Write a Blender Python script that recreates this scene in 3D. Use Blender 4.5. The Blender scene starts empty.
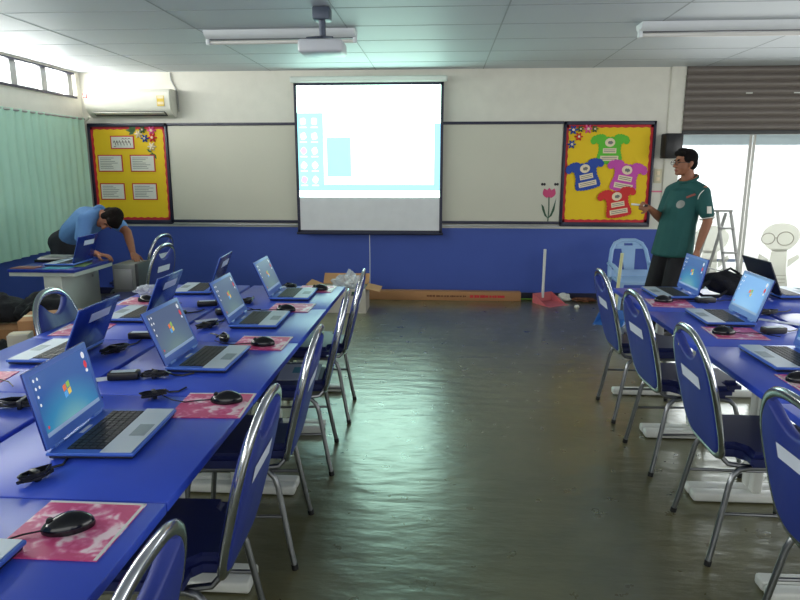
import bpy, bmesh, math, random
from mathutils import Vector, Matrix, Euler, noise
from mathutils.bvhtree import BVHTree
random.seed(7)
sc = bpy.context.scene
COL = sc.collection
PI = math.pi
V = Vector

# ------------------------------------------------------------------ materials
def lin(c):
    out = []
    for v in c:
        v = v / 255.0
        out.append(v / 12.92 if v <= 0.04045 else ((v + 0.055) / 1.055) ** 2.4)
    return (out[0], out[1], out[2], 1.0)

def mat(name, rgb, rough=0.5, metal=0.0, spec=0.5, emit=0.0, emit_rgb=None, rgb2=None, scale=8.0, bump=0.0, bscale=60.0, coat=0.0, alpha=1.0, stretch=None):
    m = bpy.data.materials.new(name)
    m.use_nodes = True
    nt = m.node_tree
    b = nt.nodes['Principled BSDF']
    b.inputs['Base Color'].default_value = lin(rgb)
    b.inputs['Roughness'].default_value = rough
    b.inputs['Metallic'].default_value = metal
    b.inputs['Specular IOR Level'].default_value = spec
    b.inputs['Coat Weight'].default_value = coat
    b.inputs['Alpha'].default_value = alpha
    if emit:
        b.inputs['Emission Color'].default_value = lin(emit_rgb or rgb)
        b.inputs['Emission Strength'].default_value = emit
    tc = nt.nodes.new('ShaderNodeTexCoord')
    mp = nt.nodes.new('ShaderNodeMapping')
    nt.links.new(tc.outputs['Object'], mp.inputs['Vector'])
    if stretch: mp.inputs['Scale'].default_value = stretch
    rgb2 = rgb2 or tuple(min(255, max(0, v * 0.93)) for v in rgb)
    nz = nt.nodes.new('ShaderNodeTexNoise')
    nz.inputs['Scale'].default_value = scale
    nz.inputs['Detail'].default_value = 5
    nt.links.new(mp.outputs['Vector'], nz.inputs['Vector'])
    mx = nt.nodes.new('ShaderNodeMix'); mx.data_type = 'RGBA'
    mx.inputs[6].default_value = lin(rgb); mx.inputs[7].default_value = lin(rgb2)
    nt.links.new(nz.outputs['Fac'], mx.inputs[0])
    nt.links.new(mx.outputs[2], b.inputs['Base Color'])
    if bump:
        n2 = nt.nodes.new('ShaderNodeTexNoise'); n2.inputs['Scale'].default_value = bscale
        nt.links.new(mp.outputs['Vector'], n2.inputs['Vector'])
        bp = nt.nodes.new('ShaderNodeBump'); bp.inputs['Strength'].default_value = bump; bp.inputs['Distance'].default_value = 0.02
        nt.links.new(n2.outputs['Fac'], bp.inputs['Height'])
        nt.links.new(bp.outputs['Normal'], b.inputs['Normal'])
    return m

M = {}
M['wall'] = mat('wall_paint', (226, 223, 212), 0.6, bump=0.05)
M['wall_blue'] = mat('blue_wall_paint', (62, 86, 172), 0.6, rgb2=(57, 80, 162), scale=3, bump=0.05)
M['ceil'] = mat('ceiling_panel', (206, 212, 218), 0.55, rgb2=(198, 204, 210), scale=1.5)
M['ceil_line'] = mat('ceiling_joint', (165, 171, 176), 0.6)
M['navy'] = mat('navy_frame', (32, 32, 58), 0.4)
M['white_board'] = mat('white_board_face', (200, 197, 182), 0.35, rgb2=(195, 192, 177), scale=2)
M['alu'] = mat('aluminium', (190, 192, 195), 0.35, metal=0.8)
M['alu_dull'] = mat('aluminium_dull', (170, 170, 168), 0.5, metal=0.4)
M['door_frame'] = mat('door_frame_metal', (212, 212, 208), 0.5)
M['door_band'] = mat('door_top_rail', (214, 234, 244), 0.5)
M['yellow'] = mat('yellow_paper', (236, 200, 20), 0.7, rgb2=(228, 188, 14), scale=5)
M['red'] = mat('red_paper', (205, 40, 50), 0.65)
M['paper'] = mat('paper_white', (226, 224, 214), 0.7)
M['cream'] = mat('cream_paper', (240, 222, 190), 0.7)
M['ink'] = mat('ink_grey', (120, 118, 118), 0.8)
M['ink_dark'] = mat('ink_dark', (50, 46, 52), 0.8)
M['green_p'] = mat('green_paper', (92, 190, 45), 0.65)
M['blue_p'] = mat('blue_paper', (30, 70, 165), 0.65)
M['magenta_p'] = mat('magenta_paper', (205, 75, 175), 0.65)
M['red_p'] = mat('scarlet_paper', (215, 40, 40), 0.65)
M['pink_p'] = mat('pink_paper', (235, 90, 150), 0.65)
M['leaf'] = mat('leaf_green', (70, 110, 60), 0.6)
M['leaf_d'] = mat('leaf_dark', (50, 85, 62), 0.6)
M['curtain'] = mat('mint_curtain', (190, 226, 206), 0.85, rgb2=(176, 216, 196), scale=4)
M['table'] = mat('blue_laminate', (54, 84, 206), 0.34, rgb2=(50, 79, 198), scale=3, spec=0.55)
M['table_edge'] = mat('blue_edge_band', (24, 44, 150), 0.4)
M['white_metal'] = mat('white_enamel', (222, 224, 218), 0.4)
M['chrome'] = mat('chrome', (190, 193, 198), 0.18, metal=1.0)
M['chrome_leg'] = mat('chrome_leg', (140, 142, 145), 0.3, metal=1.0)
M['vinyl'] = mat('blue_vinyl', (32, 50, 134), 0.52, rgb2=(28, 44, 122), scale=14)
M['vinyl_seat'] = mat('seat_vinyl', (28, 38, 100), 0.45, rgb2=(24, 33, 90), scale=14)
M['rubber'] = mat('black_rubber', (20, 20, 22), 0.6)
M['black'] = mat('black_plastic', (16, 16, 20), 0.35)
M['black_gloss'] = mat('black_gloss', (12, 13, 20), 0.15)
M['blk_fab'] = mat('black_fabric', (22, 22, 28), 0.85, bump=0.3, bscale=90)
M['lap_blue'] = mat('laptop_blue', (70, 112, 205), 0.35, metal=0.2, rgb2=(64, 104, 198))
M['lap_back'] = mat('laptop_lid_blue', (26, 50, 136), 0.22, metal=0.2, rgb2=(22, 45, 126))
M['lap_bezel'] = mat('laptop_bezel', (78, 116, 200), 0.4, rgb2=(72, 108, 192))
M['lap_glare'] = mat('laptop_bezel_glare', (128, 168, 228), 0.4)  # bezel blue lightened to imitate a sky reflection
M['lap_silver'] = mat('laptop_silver', (200, 214, 226), 0.4, metal=0.15)
M['lap_under'] = mat('laptop_underside', (22, 26, 46), 0.5)
M['keys'] = mat('keyboard_black', (28, 28, 36), 0.45)
M['pad_sil'] = mat('touchpad_silver', (140, 158, 168), 0.4, metal=0.3)
M['sticker'] = mat('white_sticker', (215, 222, 238), 0.5)
M['ply'] = mat('cardboard', (176, 128, 86), 0.8, rgb2=(165, 118, 78), scale=6)
M['ply_d'] = mat('cardboard_inside', (150, 105, 66), 0.85)
M['box_white'] = mat('white_printed_card', (196, 192, 180), 0.7, rgb2=(180, 172, 158), scale=9)
M['grey_steel'] = mat('grey_steel', (140, 142, 138), 0.45, metal=0.2)
M['dark_steel'] = mat('dark_steel', (58, 60, 62), 0.5)
M['off_white'] = mat('desk_white', (205, 208, 200), 0.5)
M['ac'] = mat('ac_plastic', (232, 230, 218), 0.4)
M['spk'] = mat('speaker_black', (22, 20, 24), 0.6)
M['shutter'] = mat('shutter_grey', (120, 112, 106), 0.5, metal=0.1, rgb2=(112, 104, 100), scale=2)
M['skin'] = mat('skin_brown', (150, 98, 72), 0.55, rgb2=(140, 90, 66), scale=20)
M['skin_d'] = mat('skin_tan', (158, 102, 74), 0.55, rgb2=(148, 94, 68), scale=20)
M['lip'] = mat('lip', (132, 72, 62), 0.5)
M['hair'] = mat('black_hair', (20, 16, 16), 0.9, spec=0.15, bump=0.4, bscale=120)
M['hair_brown'] = mat('dark_brown_hair', (26, 19, 17), 0.9, spec=0.15, bump=0.4, bscale=120)
M['shirt_g'] = mat('green_polo', (24, 84, 82), 0.8, rgb2=(20, 74, 74), scale=9, bump=0.15, bscale=12)
M['shirt_b'] = mat('light_blue_shirt', (108, 152, 208), 0.8, rgb2=(96, 138, 196), scale=9, bump=0.2, bscale=12)
M['trouser'] = mat('black_trousers', (20, 20, 26), 0.85)
M['trouser2'] = mat('dark_grey_trousers', (38, 38, 46), 0.85)
M['collar'] = mat('rust_collar', (150, 86, 50), 0.7)
M['lt_blue_pl'] = mat('light_blue_plastic', (150, 185, 225), 0.35)
M['pink_pl'] = mat('pink_plastic', (205, 105, 110), 0.45)
M['blue_pl'] = mat('blue_plastic', (45, 110, 190), 0.45)
M['white_pl'] = mat('white_plastic', (225, 226, 222), 0.4)
M['yel_pl'] = mat('pale_yellow_plastic', (222, 220, 170), 0.45)
M['frost'] = mat('frosted_film', (236, 234, 220), 0.7)
M['frost_line'] = mat('frosted_film_line', (165, 160, 148), 0.7)
M['blue_film'] = mat('blue_film', (150, 165, 200), 0.6)
M['ground'] = mat('pale_concrete', (225, 222, 214), 0.8, rgb2=(212, 210, 202), scale=2)
M['magA'] = mat('magazine_cyan', (60, 160, 190), 0.4)
M['magB'] = mat('magazine_green', (150, 175, 90), 0.4)
M['magC'] = mat('magazine_rust', (150, 80, 70), 0.4)
M['proj'] = mat('projector_white', (205, 208, 215), 0.35)
M['lens'] = mat('projector_lens', (30, 34, 50), 0.1, emit=2.0, emit_rgb=(200, 220, 255))
M['pole'] = mat('ceiling_pole_grey', (84, 92, 108), 0.45, metal=0.3)
M['tube'] = mat('fluorescent_tube', (225, 222, 218), 0.3)
M['fix'] = mat('fixture_enamel', (228, 232, 236), 0.4)
M['fix_d'] = mat('fixture_dark_grey', (90, 92, 100), 0.5)  # darker grey of the strip above the tube
M['fabric_scr'] = mat('screen_fabric', (222, 222, 226), 0.8)
M['beige'] = mat('switch_beige', (215, 205, 175), 0.5)
M['tulip'] = mat('tulip_pink', (206, 70, 120), 0.6)
M['scribble'] = mat('pink_marker', (235, 120, 150), 0.7)
M['green_stick'] = mat('lime_green_stick', (110, 160, 50), 0.5)
M['brown_cl'] = mat('brown_cloth', (110, 66, 40), 0.9)
M['scr_w'] = mat('projected_white', (250, 252, 255), 0.9, emit=5.5, emit_rgb=(196, 246, 226))
M['scr_c'] = mat('projected_aqua', (120, 230, 240), 0.9, emit=1.05, emit_rgb=(186, 244, 248))
M['scr_b'] = mat('projected_blue', (120, 200, 250), 0.9, emit=1.0, emit_rgb=(184, 234, 252))
M['scr_g'] = mat('projected_teal', (150, 235, 230), 0.9, emit=1.0, emit_rgb=(178, 240, 240))
M['scr_i'] = mat('projected_icon', (235, 252, 255), 0.9, emit=1.35, emit_rgb=(225, 250, 255))
M['scr_r'] = mat('projected_icon_rose', (240, 190, 210), 0.9, emit=1.0, emit_rgb=(240, 185, 210))
M['ic_w'] = mat('icon_white', (220, 220, 225), 0.5, emit=0.6)
M['ic_r'] = mat('icon_red', (210, 50, 60), 0.5, emit=0.5)
M['lg_r'] = mat('logo_red', (225, 110, 60), 0.5, emit=0.5)
M['lg_g'] = mat('logo_green', (140, 180, 70), 0.5, emit=0.5)
M['lg_b'] = mat('logo_blue', (90, 160, 220), 0.5, emit=0.5)
M['lg_y'] = mat('logo_yellow', (225, 190, 80), 0.5, emit=0.5)
M['taskbar'] = mat('taskbar_grey', (140, 165, 200), 0.4, emit=0.35)

def desktop_mat(name, c0, c1, c2, st):
    m = bpy.data.materials.new(name); m.use_nodes = True
    nt = m.node_tree; b = nt.nodes['Principled BSDF']
    tc = nt.nodes.new('ShaderNodeTexCoord')
    mp = nt.nodes.new('ShaderNodeMapping'); mp.inputs['Location'].default_value = (0, 0.05, -0.02); mp.inputs['Scale'].default_value = (1, 4.6, 6.0)
    gr = nt.nodes.new('ShaderNodeTexGradient'); gr.gradient_type = 'SPHERICAL'
    cr = nt.nodes.new('ShaderNodeValToRGB')
    cr.color_ramp.elements[0].position = 0.0; cr.color_ramp.elements[0].color = lin(c0)
    cr.color_ramp.elements[1].position = 0.9; cr.color_ramp.elements[1].color = lin(c2)
    e = cr.color_ramp.elements.new(0.4); e.color = lin(c1)
    nt.links.new(tc.outputs['Object'], mp.inputs['Vector']); nt.links.new(mp.outputs['Vector'], gr.inputs['Vector'])
    nt.links.new(gr.outputs['Fac'], cr.inputs['Fac'])
    nt.links.new(cr.outputs['Color'], b.inputs['Emission Color'])
    b.inputs['Emission Strength'].default_value = st
    b.inputs['Base Color'].default_value = (0.02, 0.03, 0.05, 1); b.inputs['Roughness'].default_value = 0.3
    return m
M['desktop'] = desktop_mat('laptop_desktop', (28, 92, 178), (50, 150, 200), (150, 215, 205), 0.62)
M['desktop_glare_grey'] = desktop_mat('laptop_desktop_glare_grey', (84, 104, 150), (100, 130, 156), (136, 168, 160), 0.55)  # wallpaper greyed to imitate glare on screens seen obliquely
M['desktop_glare_pale'] = desktop_mat('laptop_desktop_glare_pale', (104, 158, 226), (120, 176, 232), (150, 196, 238), 0.9)  # wallpaper paled and brightened, standing in for a bright reflection

def pad_mat():
    m = bpy.data.materials.new('pink_floral_pad'); m.use_nodes = True
    nt = m.node_tree; b = nt.nodes['Principled BSDF']
    tc = nt.nodes.new('ShaderNodeTexCoord')
    vo = nt.nodes.new('ShaderNodeTexVoronoi'); vo.inputs['Scale'].default_value = 17
    nz = nt.nodes.new('ShaderNodeTexNoise'); nz.inputs['Scale'].default_value = 15; nz.inputs['Detail'].default_value = 7
    wv = nt.nodes.new('ShaderNodeMath'); wv.operation = 'MULTIPLY'; wv.inputs[1].default_value = 22
    sn = nt.nodes.new('ShaderNodeMath'); sn.operation = 'SINE'
    ad = nt.nodes.new('ShaderNodeMath'); ad.operation = 'MULTIPLY_ADD'; ad.inputs[1].default_value = 0.035
    cr = nt.nodes.new('ShaderNodeValToRGB')
    cr.color_ramp.elements[0].position = 0.46; cr.color_ramp.elements[0].color = lin((204, 70, 124))
    cr.color_ramp.elements[1].position = 0.62; cr.color_ramp.elements[1].color = lin((246, 218, 226))
    e = cr.color_ramp.elements.new(0.54); e.color = lin((222, 118, 160))
    for n in (vo, nz): nt.links.new(tc.outputs['Object'], n.inputs['Vector'])
    nt.links.new(vo.outputs['Distance'], wv.inputs[0]); nt.links.new(wv.outputs[0], sn.inputs[0])
    nt.links.new(sn.outputs[0], ad.inputs[0]); nt.links.new(nz.outputs['Fac'], ad.inputs[2])
    nt.links.new(ad.outputs[0], cr.inputs['Fac']); nt.links.new(cr.outputs['Color'], b.inputs['Base Color'])
    b.inputs['Roughness'].default_value = 0.35
    return m
M['pad'] = pad_mat()

def floor_mat():
    m = bpy.data.materials.new('polished_concrete'); m.use_nodes = True
    nt = m.node_tree; b = nt.nodes['Principled BSDF']
    tc = nt.nodes.new('ShaderNodeTexCoord')
    n1 = nt.nodes.new('ShaderNodeTexNoise'); n1.inputs['Scale'].default_value = 1.3; n1.inputs['Detail'].default_value = 9; n1.inputs['Roughness'].default_value = 0.65
    cr = nt.nodes.new('ShaderNodeValToRGB')
    cr.color_ramp.elements[0].position = 0.3; cr.color_ramp.elements[0].color = lin((76, 74, 50))
    cr.color_ramp.elements[1].position = 0.72; cr.color_ramp.elements[1].color = lin((112, 106, 74))
    n2 = nt.nodes.new('ShaderNodeTexNoise'); n2.inputs['Scale'].default_value = 9; n2.inputs['Detail'].default_value = 6
    r2 = nt.nodes.new('ShaderNodeMapRange'); r2.inputs[3].default_value = 0.22; r2.inputs[4].default_value = 0.38
    n3 = nt.nodes.new('ShaderNodeTexNoise'); n3.inputs['Scale'].default_value = 5.0; n3.inputs['Detail'].default_value = 4
    mp = nt.nodes.new('ShaderNodeMapping'); mp.inputs['Scale'].default_value = (0.8, 2.2, 1)
    bp = nt.nodes.new('ShaderNodeBump'); bp.inputs['Strength'].default_value = 0.28; bp.inputs['Distance'].default_value = 0.02
    for n in (n1, n2): nt.links.new(tc.outputs['Object'], n.inputs['Vector'])
    nt.links.new(tc.outputs['Object'], mp.inputs['Vector']); nt.links.new(mp.outputs['Vector'], n3.inputs['Vector'])
    nt.links.new(n1.outputs['Fac'], cr.inputs['Fac']); nt.links.new(cr.outputs['Color'], b.inputs['Base Color'])
    nt.links.new(n2.outputs['Fac'], r2.inputs[0]); nt.links.new(r2.outputs[0], b.inputs['Roughness'])
    nt.links.new(n3.outputs['Fac'], bp.inputs['Height']); nt.links.new(bp.outputs['Normal'], b.inputs['Normal'])
    b.inputs['Specular IOR Level'].default_value = 1.0
    b.inputs['Coat Weight'].default_value = 0.65; b.inputs['Coat Roughness'].default_value = 0.24; nt.links.new(bp.outputs['Normal'], b.inputs['Coat Normal'])
    b.inputs['Specular Tint'].default_value = (0.80, 1.0, 0.88, 1)
    return m
M['floor'] = floor_mat()

def glass_mat(name, tint, gloss=0.08):
    m = bpy.data.materials.new(name); m.use_nodes = True
    nt = m.node_tree; nt.nodes.clear()
    o = nt.nodes.new('ShaderNodeOutputMaterial'); t = nt.nodes.new('ShaderNodeBsdfTransparent'); g = nt.nodes.new('ShaderNodeBsdfGlossy')
    mx = nt.nodes.new('ShaderNodeMixShader'); mx.inputs[0].default_value = gloss
    t.inputs['Color'].default_value = lin(tint); g.inputs['Roughness'].default_value = 0.05
    nt.links.new(t.outputs[0], mx.inputs[1]); nt.links.new(g.outputs[0], mx.inputs[2]); nt.links.new(mx.outputs[0], o.inputs[0])
    return m
M['glass'] = glass_mat('clear_glass', (248, 250, 250), 0.05)
def film_mat():
    m = bpy.data.materials.new('clear_plastic_film'); m.use_nodes = True
    nt = m.node_tree; nt.nodes.clear()
    o = nt.nodes.new('ShaderNodeOutputMaterial'); t = nt.nodes.new('ShaderNodeBsdfTransparent'); p = nt.nodes.new('ShaderNodeBsdfPrincipled')
    p.inputs['Base Color'].default_value = lin((215, 220, 230)); p.inputs['Roughness'].default_value = 0.2
    mx = nt.nodes.new('ShaderNodeMixShader'); mx.inputs[0].default_value = 0.5
    nt.links.new(t.outputs[0], mx.inputs[1]); nt.links.new(p.outputs[0], mx.inputs[2]); nt.links.new(mx.outputs[0], o.inputs[0])
    return m
M['film'] = film_mat()
def frost_mat():
    m = bpy.data.materials.new('frosted_film_lit'); m.use_nodes = True
    nt = m.node_tree; b = nt.nodes['Principled BSDF']; o = nt.nodes['Material Output']
    b.inputs['Base Color'].default_value = lin((230, 230, 224)); b.inputs['Roughness'].default_value = 0.7
    t = nt.nodes.new('ShaderNodeBsdfTranslucent'); t.inputs['Color'].default_value = lin((200, 200, 194))
    mx = nt.nodes.new('ShaderNodeMixShader'); mx.inputs[0].default_value = 0.45
    nt.links.new(b.outputs[0], mx.inputs[1]); nt.links.new(t.outputs[0], mx.inputs[2]); nt.links.new(mx.outputs[0], o.inputs[0])
    return m
M['frost'] = frost_mat()

# ------------------------------------------------------------------ mesh helpers
class MB:
    def __init__(self): self.bm = bmesh.new()
    def add(self, t, m=0, mx=None):
        for f in t.faces: f.material_index = m
        if mx is not None: t.transform(mx)
        me = bpy.data.meshes.new('tmp'); t.to_mesh(me); t.free()
        self.bm.from_mesh(me); bpy.data.meshes.remove(me)
        return self
    def box(self, c, s, m=0, bev=0.0, seg=2, rot=None):
        t = bmesh.new(); bmesh.ops.create_cube(t, size=1.0)
        t.transform(Matrix.Diagonal((s[0], s[1], s[2], 1)))
        if bev: bmesh.ops.bevel(t, geom=list(t.edges), offset=bev, segments=seg, profile=0.5, affect='EDGES')
        mx = Matrix.Translation(c)
        if rot is not None: mx = mx @ (rot.to_4x4() if not isinstance(rot, Euler) else rot.to_matrix().to_4x4())
        return self.add(t, m, mx)
    def tube(self, pts, r, m=0, seg=8, closed=False, caps=True, flat=1.0, up=None):
        pts = [V(p) for p in pts]; n = len(pts); t = bmesh.new(); rings = []
        prev = None
        for i, p in enumerate(pts):
            if closed: d = (pts[(i + 1) % n] - pts[i - 1])
            else: d = pts[min(i + 1, n - 1)] - pts[max(i - 1, 0)]
            d.normalize()
            if prev is None:
                a = V(up) if up is not None else (V((0, 0, 1)) if abs(d.z) < 0.9 else V((1, 0, 0)))
            else: a = prev
            s = a - d * a.dot(d)
            if s.length < 1e-6: s = d.orthogonal()
            s.normalize(); prev = s; q = d.cross(s)
            rr = r[i] if isinstance(r, (list, tuple)) else r
            rings.append([t.verts.new(p + (s * math.cos(2 * PI * k / seg) + q * math.sin(2 * PI * k / seg) * flat) * rr) for k in range(seg)])
        for i in range(n if closed else n - 1):
            A, B = rings[i], rings[(i + 1) % n]
            for k in range(seg): t.faces.new((A[k], A[(k + 1) % seg], B[(k + 1) % seg], B[k]))
        if caps and not closed:
            t.faces.new(list(reversed(rings[0]))); t.faces.new(rings[-1])
        bmesh.ops.recalc_face_normals(t, faces=t.faces)
        return self.add(t, m)
    def cyl(self, p0, p1, r, m=0, seg=14): return self.tube([p0, p1], r, m, seg)
    def ell(self, c, r, m=0, u=16, v=10, rot=None):
        t = bmesh.new(); bmesh.ops.create_uvsphere(t, u_segments=u, v_segments=v, radius=1.0)
        if not isinstance(r, (tuple, list)): r = (r, r, r)
        mx = Matrix.Translation(c)
        if rot is not None: mx = mx @ rot.to_4x4()
        return self.add(t, m, mx @ Matrix.Diagonal((r[0], r[1], r[2], 1)))
    def prism(self, poly, h0, h1, m=0, mx=None):
        """polygon in local xy, extruded along local z from h0 to h1, then mapped with mx"""
        t = bmesh.new()
        a = [t.verts.new((p[0], p[1], h0)) for p in poly]; b = [t.verts.new((p[0], p[1], h1)) for p in poly]
        n = len(poly)
        t.faces.new(list(reversed(a))); t.faces.new(b)
        for i in range(n): t.faces.new((a[i], a[(i + 1) % n], b[(i + 1) % n], b[i]))
        bmesh.ops.recalc_face_normals(t, faces=t.faces)
        return self.add(t, m, mx)
    def layers(self, poly, lays, m=0, fn=None):
        """stack of scaled polygons: lays = [(height, scale)], fn maps (x,y,h) to a point"""
        t = bmesh.new(); rings = []
        cx = sum(p[0] for p in poly) / len(poly); cy = sum(p[1] for p in poly) / len(poly)
        for h, s in lays:
            rings.append([t.verts.new(fn(cx + (p[0] - cx) * s, cy + (p[1] - cy) * s, h) if fn else (cx + (p[0] - cx) * s, cy + (p[1] - cy) * s, h)) for p in poly])
        n = len(poly)
        for A, B in zip(rings, rings[1:]):
            for i in range(n): t.faces.new((A[i], A[(i + 1) % n], B[(i + 1) % n], B[i]))
        t.faces.new(list(reversed(rings[0]))); t.faces.new(rings[-1])
        bmesh.ops.recalc_face_normals(t, faces=t.faces)
        return self.add(t, m)
    def quad(self, pts, m=0):
        t = bmesh.new(); t.faces.new([t.verts.new(p) for p in pts]); return self.add(t, m)
    def build(self, name, mats, parent=None, loc=(0, 0, 0), rotz=0.0, sharp=0.7):
        bm = self.bm
        for f in bm.faces: f.smooth = True
        for e in bm.edges:
            if len(e.link_faces) == 2:
                if e.calc_face_angle(0) > sharp: e.smooth = False
        me = bpy.data.meshes.new(name); bm.to_mesh(me); bm.free()
        for k in (mats if isinstance(mats, (list, tuple)) else [mats]): me.materials.append(M[k] if isinstance(k, str) else k)
        return link(name, me, parent, loc, rotz)

def link(name, data, parent=None, loc=(0, 0, 0), rotz=0.0):
    o = bpy.data.objects.new(name, data); COL.objects.link(o)
    o.location = loc; o.rotation_euler = (0, 0, rotz)
    if parent is not None: o.parent = parent
    return o
def tag(o, label, cat, group=None, kind=None):
    o['label'] = label; o['category'] = cat
    if group: o['group'] = group
    if kind: o['kind'] = kind
    return o
def thing(name, label, cat, loc=(0, 0, 0), rotz=0.0, group=None):
    o = link(name, None, None, loc, rotz); o.empty_display_size = 0.1
    return tag(o, label, cat, group)
KIDS = {}
def kids(o): return [c for c in COL.objects if c.parent == o]
def copy_tree(o, parent=None, cache=None):
    c = o.copy(); COL.objects.link(c)
    if parent is not None: c.parent = parent
    for ch in kids(o): copy_tree(ch, c)
    return c
def dup(src, label, loc, rotz=0.0, group=None):
    c = copy_tree(src); c.location = loc; c.rotation_euler = (0, 0, rotz); c['label'] = label
    if group: c['group'] = group
    return c
def struct(name, mb, mats, loc=(0, 0, 0)):
    o = mb.build(name, mats, None, loc); o['kind'] = 'structure'; return o
XZ = Matrix(((1, 0, 0, 0), (0, 0, -1, 0), (0, 1, 0, 0), (0, 0, 0, 1)))    # local x->x, y->z, z->-y (toward the camera)
def on_wall(x, y, z): return Matrix.Translation((x, y, z)) @ XZ

# ------------------------------------------------------------------ room
BY = 7.66            # back wall face
LX = -4.30           # left wall face
CZ = 2.65            # ceiling height
RX, FY = 5.6, -2.4
DX0, DX1 = 2.68, 5.3   # door opening in the back wall
struct('floor', MB().box(((LX + RX) / 2, (BY + FY) / 2 + 0.15, -0.05), (RX - LX + 0.4, BY - FY + 0.7, 0.1)), 'floor')
c = MB().box(((LX + RX) / 2, (BY + FY) / 2, CZ + 0.05), (RX - LX + 0.4, BY - FY + 0.4, 0.1))
yy = BY - 0.53
while yy > FY:
    c.box(((LX + RX) / 2, yy, CZ - 0.0005), (RX - LX, 0.010, 0.003), 1); yy -= 0.59
for k in range(-4, 5):
    xx = 0.44 + k * 1.22
    if LX < xx < RX: c.box((xx, (BY + FY) / 2, CZ - 0.0005), (0.010, BY - FY, 0.003), 1)
struct('ceiling', c, ['ceil', 'ceil_line'])
b = MB()
b.box(((LX - 0.15 + DX0) / 2, BY + 0.1, CZ / 2 + 0.425), (DX0 - LX + 0.15, 0.2, CZ - 0.85), 0)
b.box(((LX - 0.15 + DX0) / 2, BY + 0.1, 0.425), (DX0 - LX + 0.15, 0.2, 0.85), 1)
b.box(((DX0 + RX) / 2, BY + 0.17, 2.30), (RX - DX0, 0.06, 0.7), 0)
b.box(((DX1 + RX) / 2, BY + 0.1, CZ / 2), (RX - DX1, 0.2, CZ), 0)
struct('wall_back', b, ['wall', 'wall_blue'])
struct('base_strip_back', MB().box(((LX + DX0) / 2, BY - 0.006, 0.04), (DX0 - LX, 0.012, 0.08)), 'navy')  # dark strip along the foot of the back wall
struct('trim_1', MB().box((2.60, BY - 0.012, 1.76), (0.16, 0.024, 1.78), 0, 0.004), 'wall')
WB = 2.345; WT = 2.63
b = MB()
b.box((LX - 0.1, (BY + FY) / 2, 0.34), (0.2, BY - FY + 0.4, 0.68), 1)
b.box((LX - 0.1, (BY + FY) / 2, (0.68 + WB) / 2), (0.2, BY - FY + 0.4, WB - 0.68), 0)
b.box((LX - 0.1, (BY + FY) / 2, (WT + CZ) / 2), (0.2, BY - FY + 0.4, CZ - WT), 0)
b.box((LX - 0.1, 7.68, (WB + WT) / 2), (0.2, 0.20, WT - WB), 0)
struct('wall_left', b, ['wall', 'wall_blue'])
struct('wall_right', MB().box((RX + 0.1, (BY + FY) / 2, CZ / 2), (0.2, BY - FY + 0.4, CZ)), 'wall')
struct('wall_front', MB().box(((LX + RX) / 2, FY - 0.1, CZ / 2), (RX - LX + 0.4, 0.2, CZ)), 'wall')
# clerestory window along the left wall
w = link('window_1', None); w['kind'] = 'structure'
f = MB()
f.box((LX - 0.03, 2.6, WB + 0.012), (0.10, 9.9, 0.024), 1); f.box((LX - 0.03, 2.6, WT - 0.01), (0.08, 9.9, 0.02), 1)
yy = 7.50
while yy > -2.2:
    f.box((LX - 0.045, yy, (WB + WT) / 2), (0.05, 0.10, WT - WB), 0, 0.004); yy -= 0.505
f.build('window_frame', ['alu_dull', 'navy'], w)
MB().box((LX - 0.10, 2.6, (WB + WT) / 2), (0.006, 9.9, WT - WB)).build('window_pane', 'glass', w)
# outside
struct('ground', MB().box((4.5, 15.2, -0.06), (30, 14.3, 0.1)), 'ground')

# ------------------------------------------------------------------ sliding doors + shutter
DY = 7.86
def door_panel(name, x0, x1, y):
    d = link(name, None); d['kind'] = 'structure'
    f = MB(); h = 1.94
    f.box((x0 + 0.019, y, h / 2), (0.038, 0.035, h), 0, 0.003); f.box((x1 - 0.019, y, h / 2), (0.038, 0.035, h), 0, 0.003)
    f.box(((x0 + x1) / 2, y, 0.07), (x1 - x0, 0.034, 0.14), 1); f.box(((x0 + x1) / 2, y, h - 0.07), (x1 - x0, 0.034, 0.12), 1)
    f.build('door_frame', ['door_frame', 'door_band'], d)
    MB().box(((x0 + x1) / 2, y, h / 2), (x1 - x0 - 0.06, 0.006, h - 0.2)).build('door_glass', 'glass', d)
    return d
d1 = door_panel('door_1', 2.69, 3.555, DY); d2 = door_panel('door_2', 3.575, 4.46, DY + 0.04); d3 = door_panel('door_3', 4.42, 5.32, DY)
struct('trim_2', MB().box(((DX0 + DX1) / 2, DY + 0.02, 0.012), (DX1 - DX0, 0.14, 0.024)).box(((DX0 + DX1) / 2, DY + 0.02, 1.96), (DX1 - DX0, 0.12, 0.04)), 'door_frame')
def blob2d(cx, cz, rx, rz, n=40, wob=0.0, k=5, ph=0.0):
    return [(cx + rx * math.cos(2 * PI * i / n) * (1 + wob * math.sin(k * 2 * PI * i / n + ph)), cz + rz * math.sin(2 * PI * i / n) * (1 + wob * math.sin(k * 2 * PI * i / n + ph))) for i in range(n)]
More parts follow.
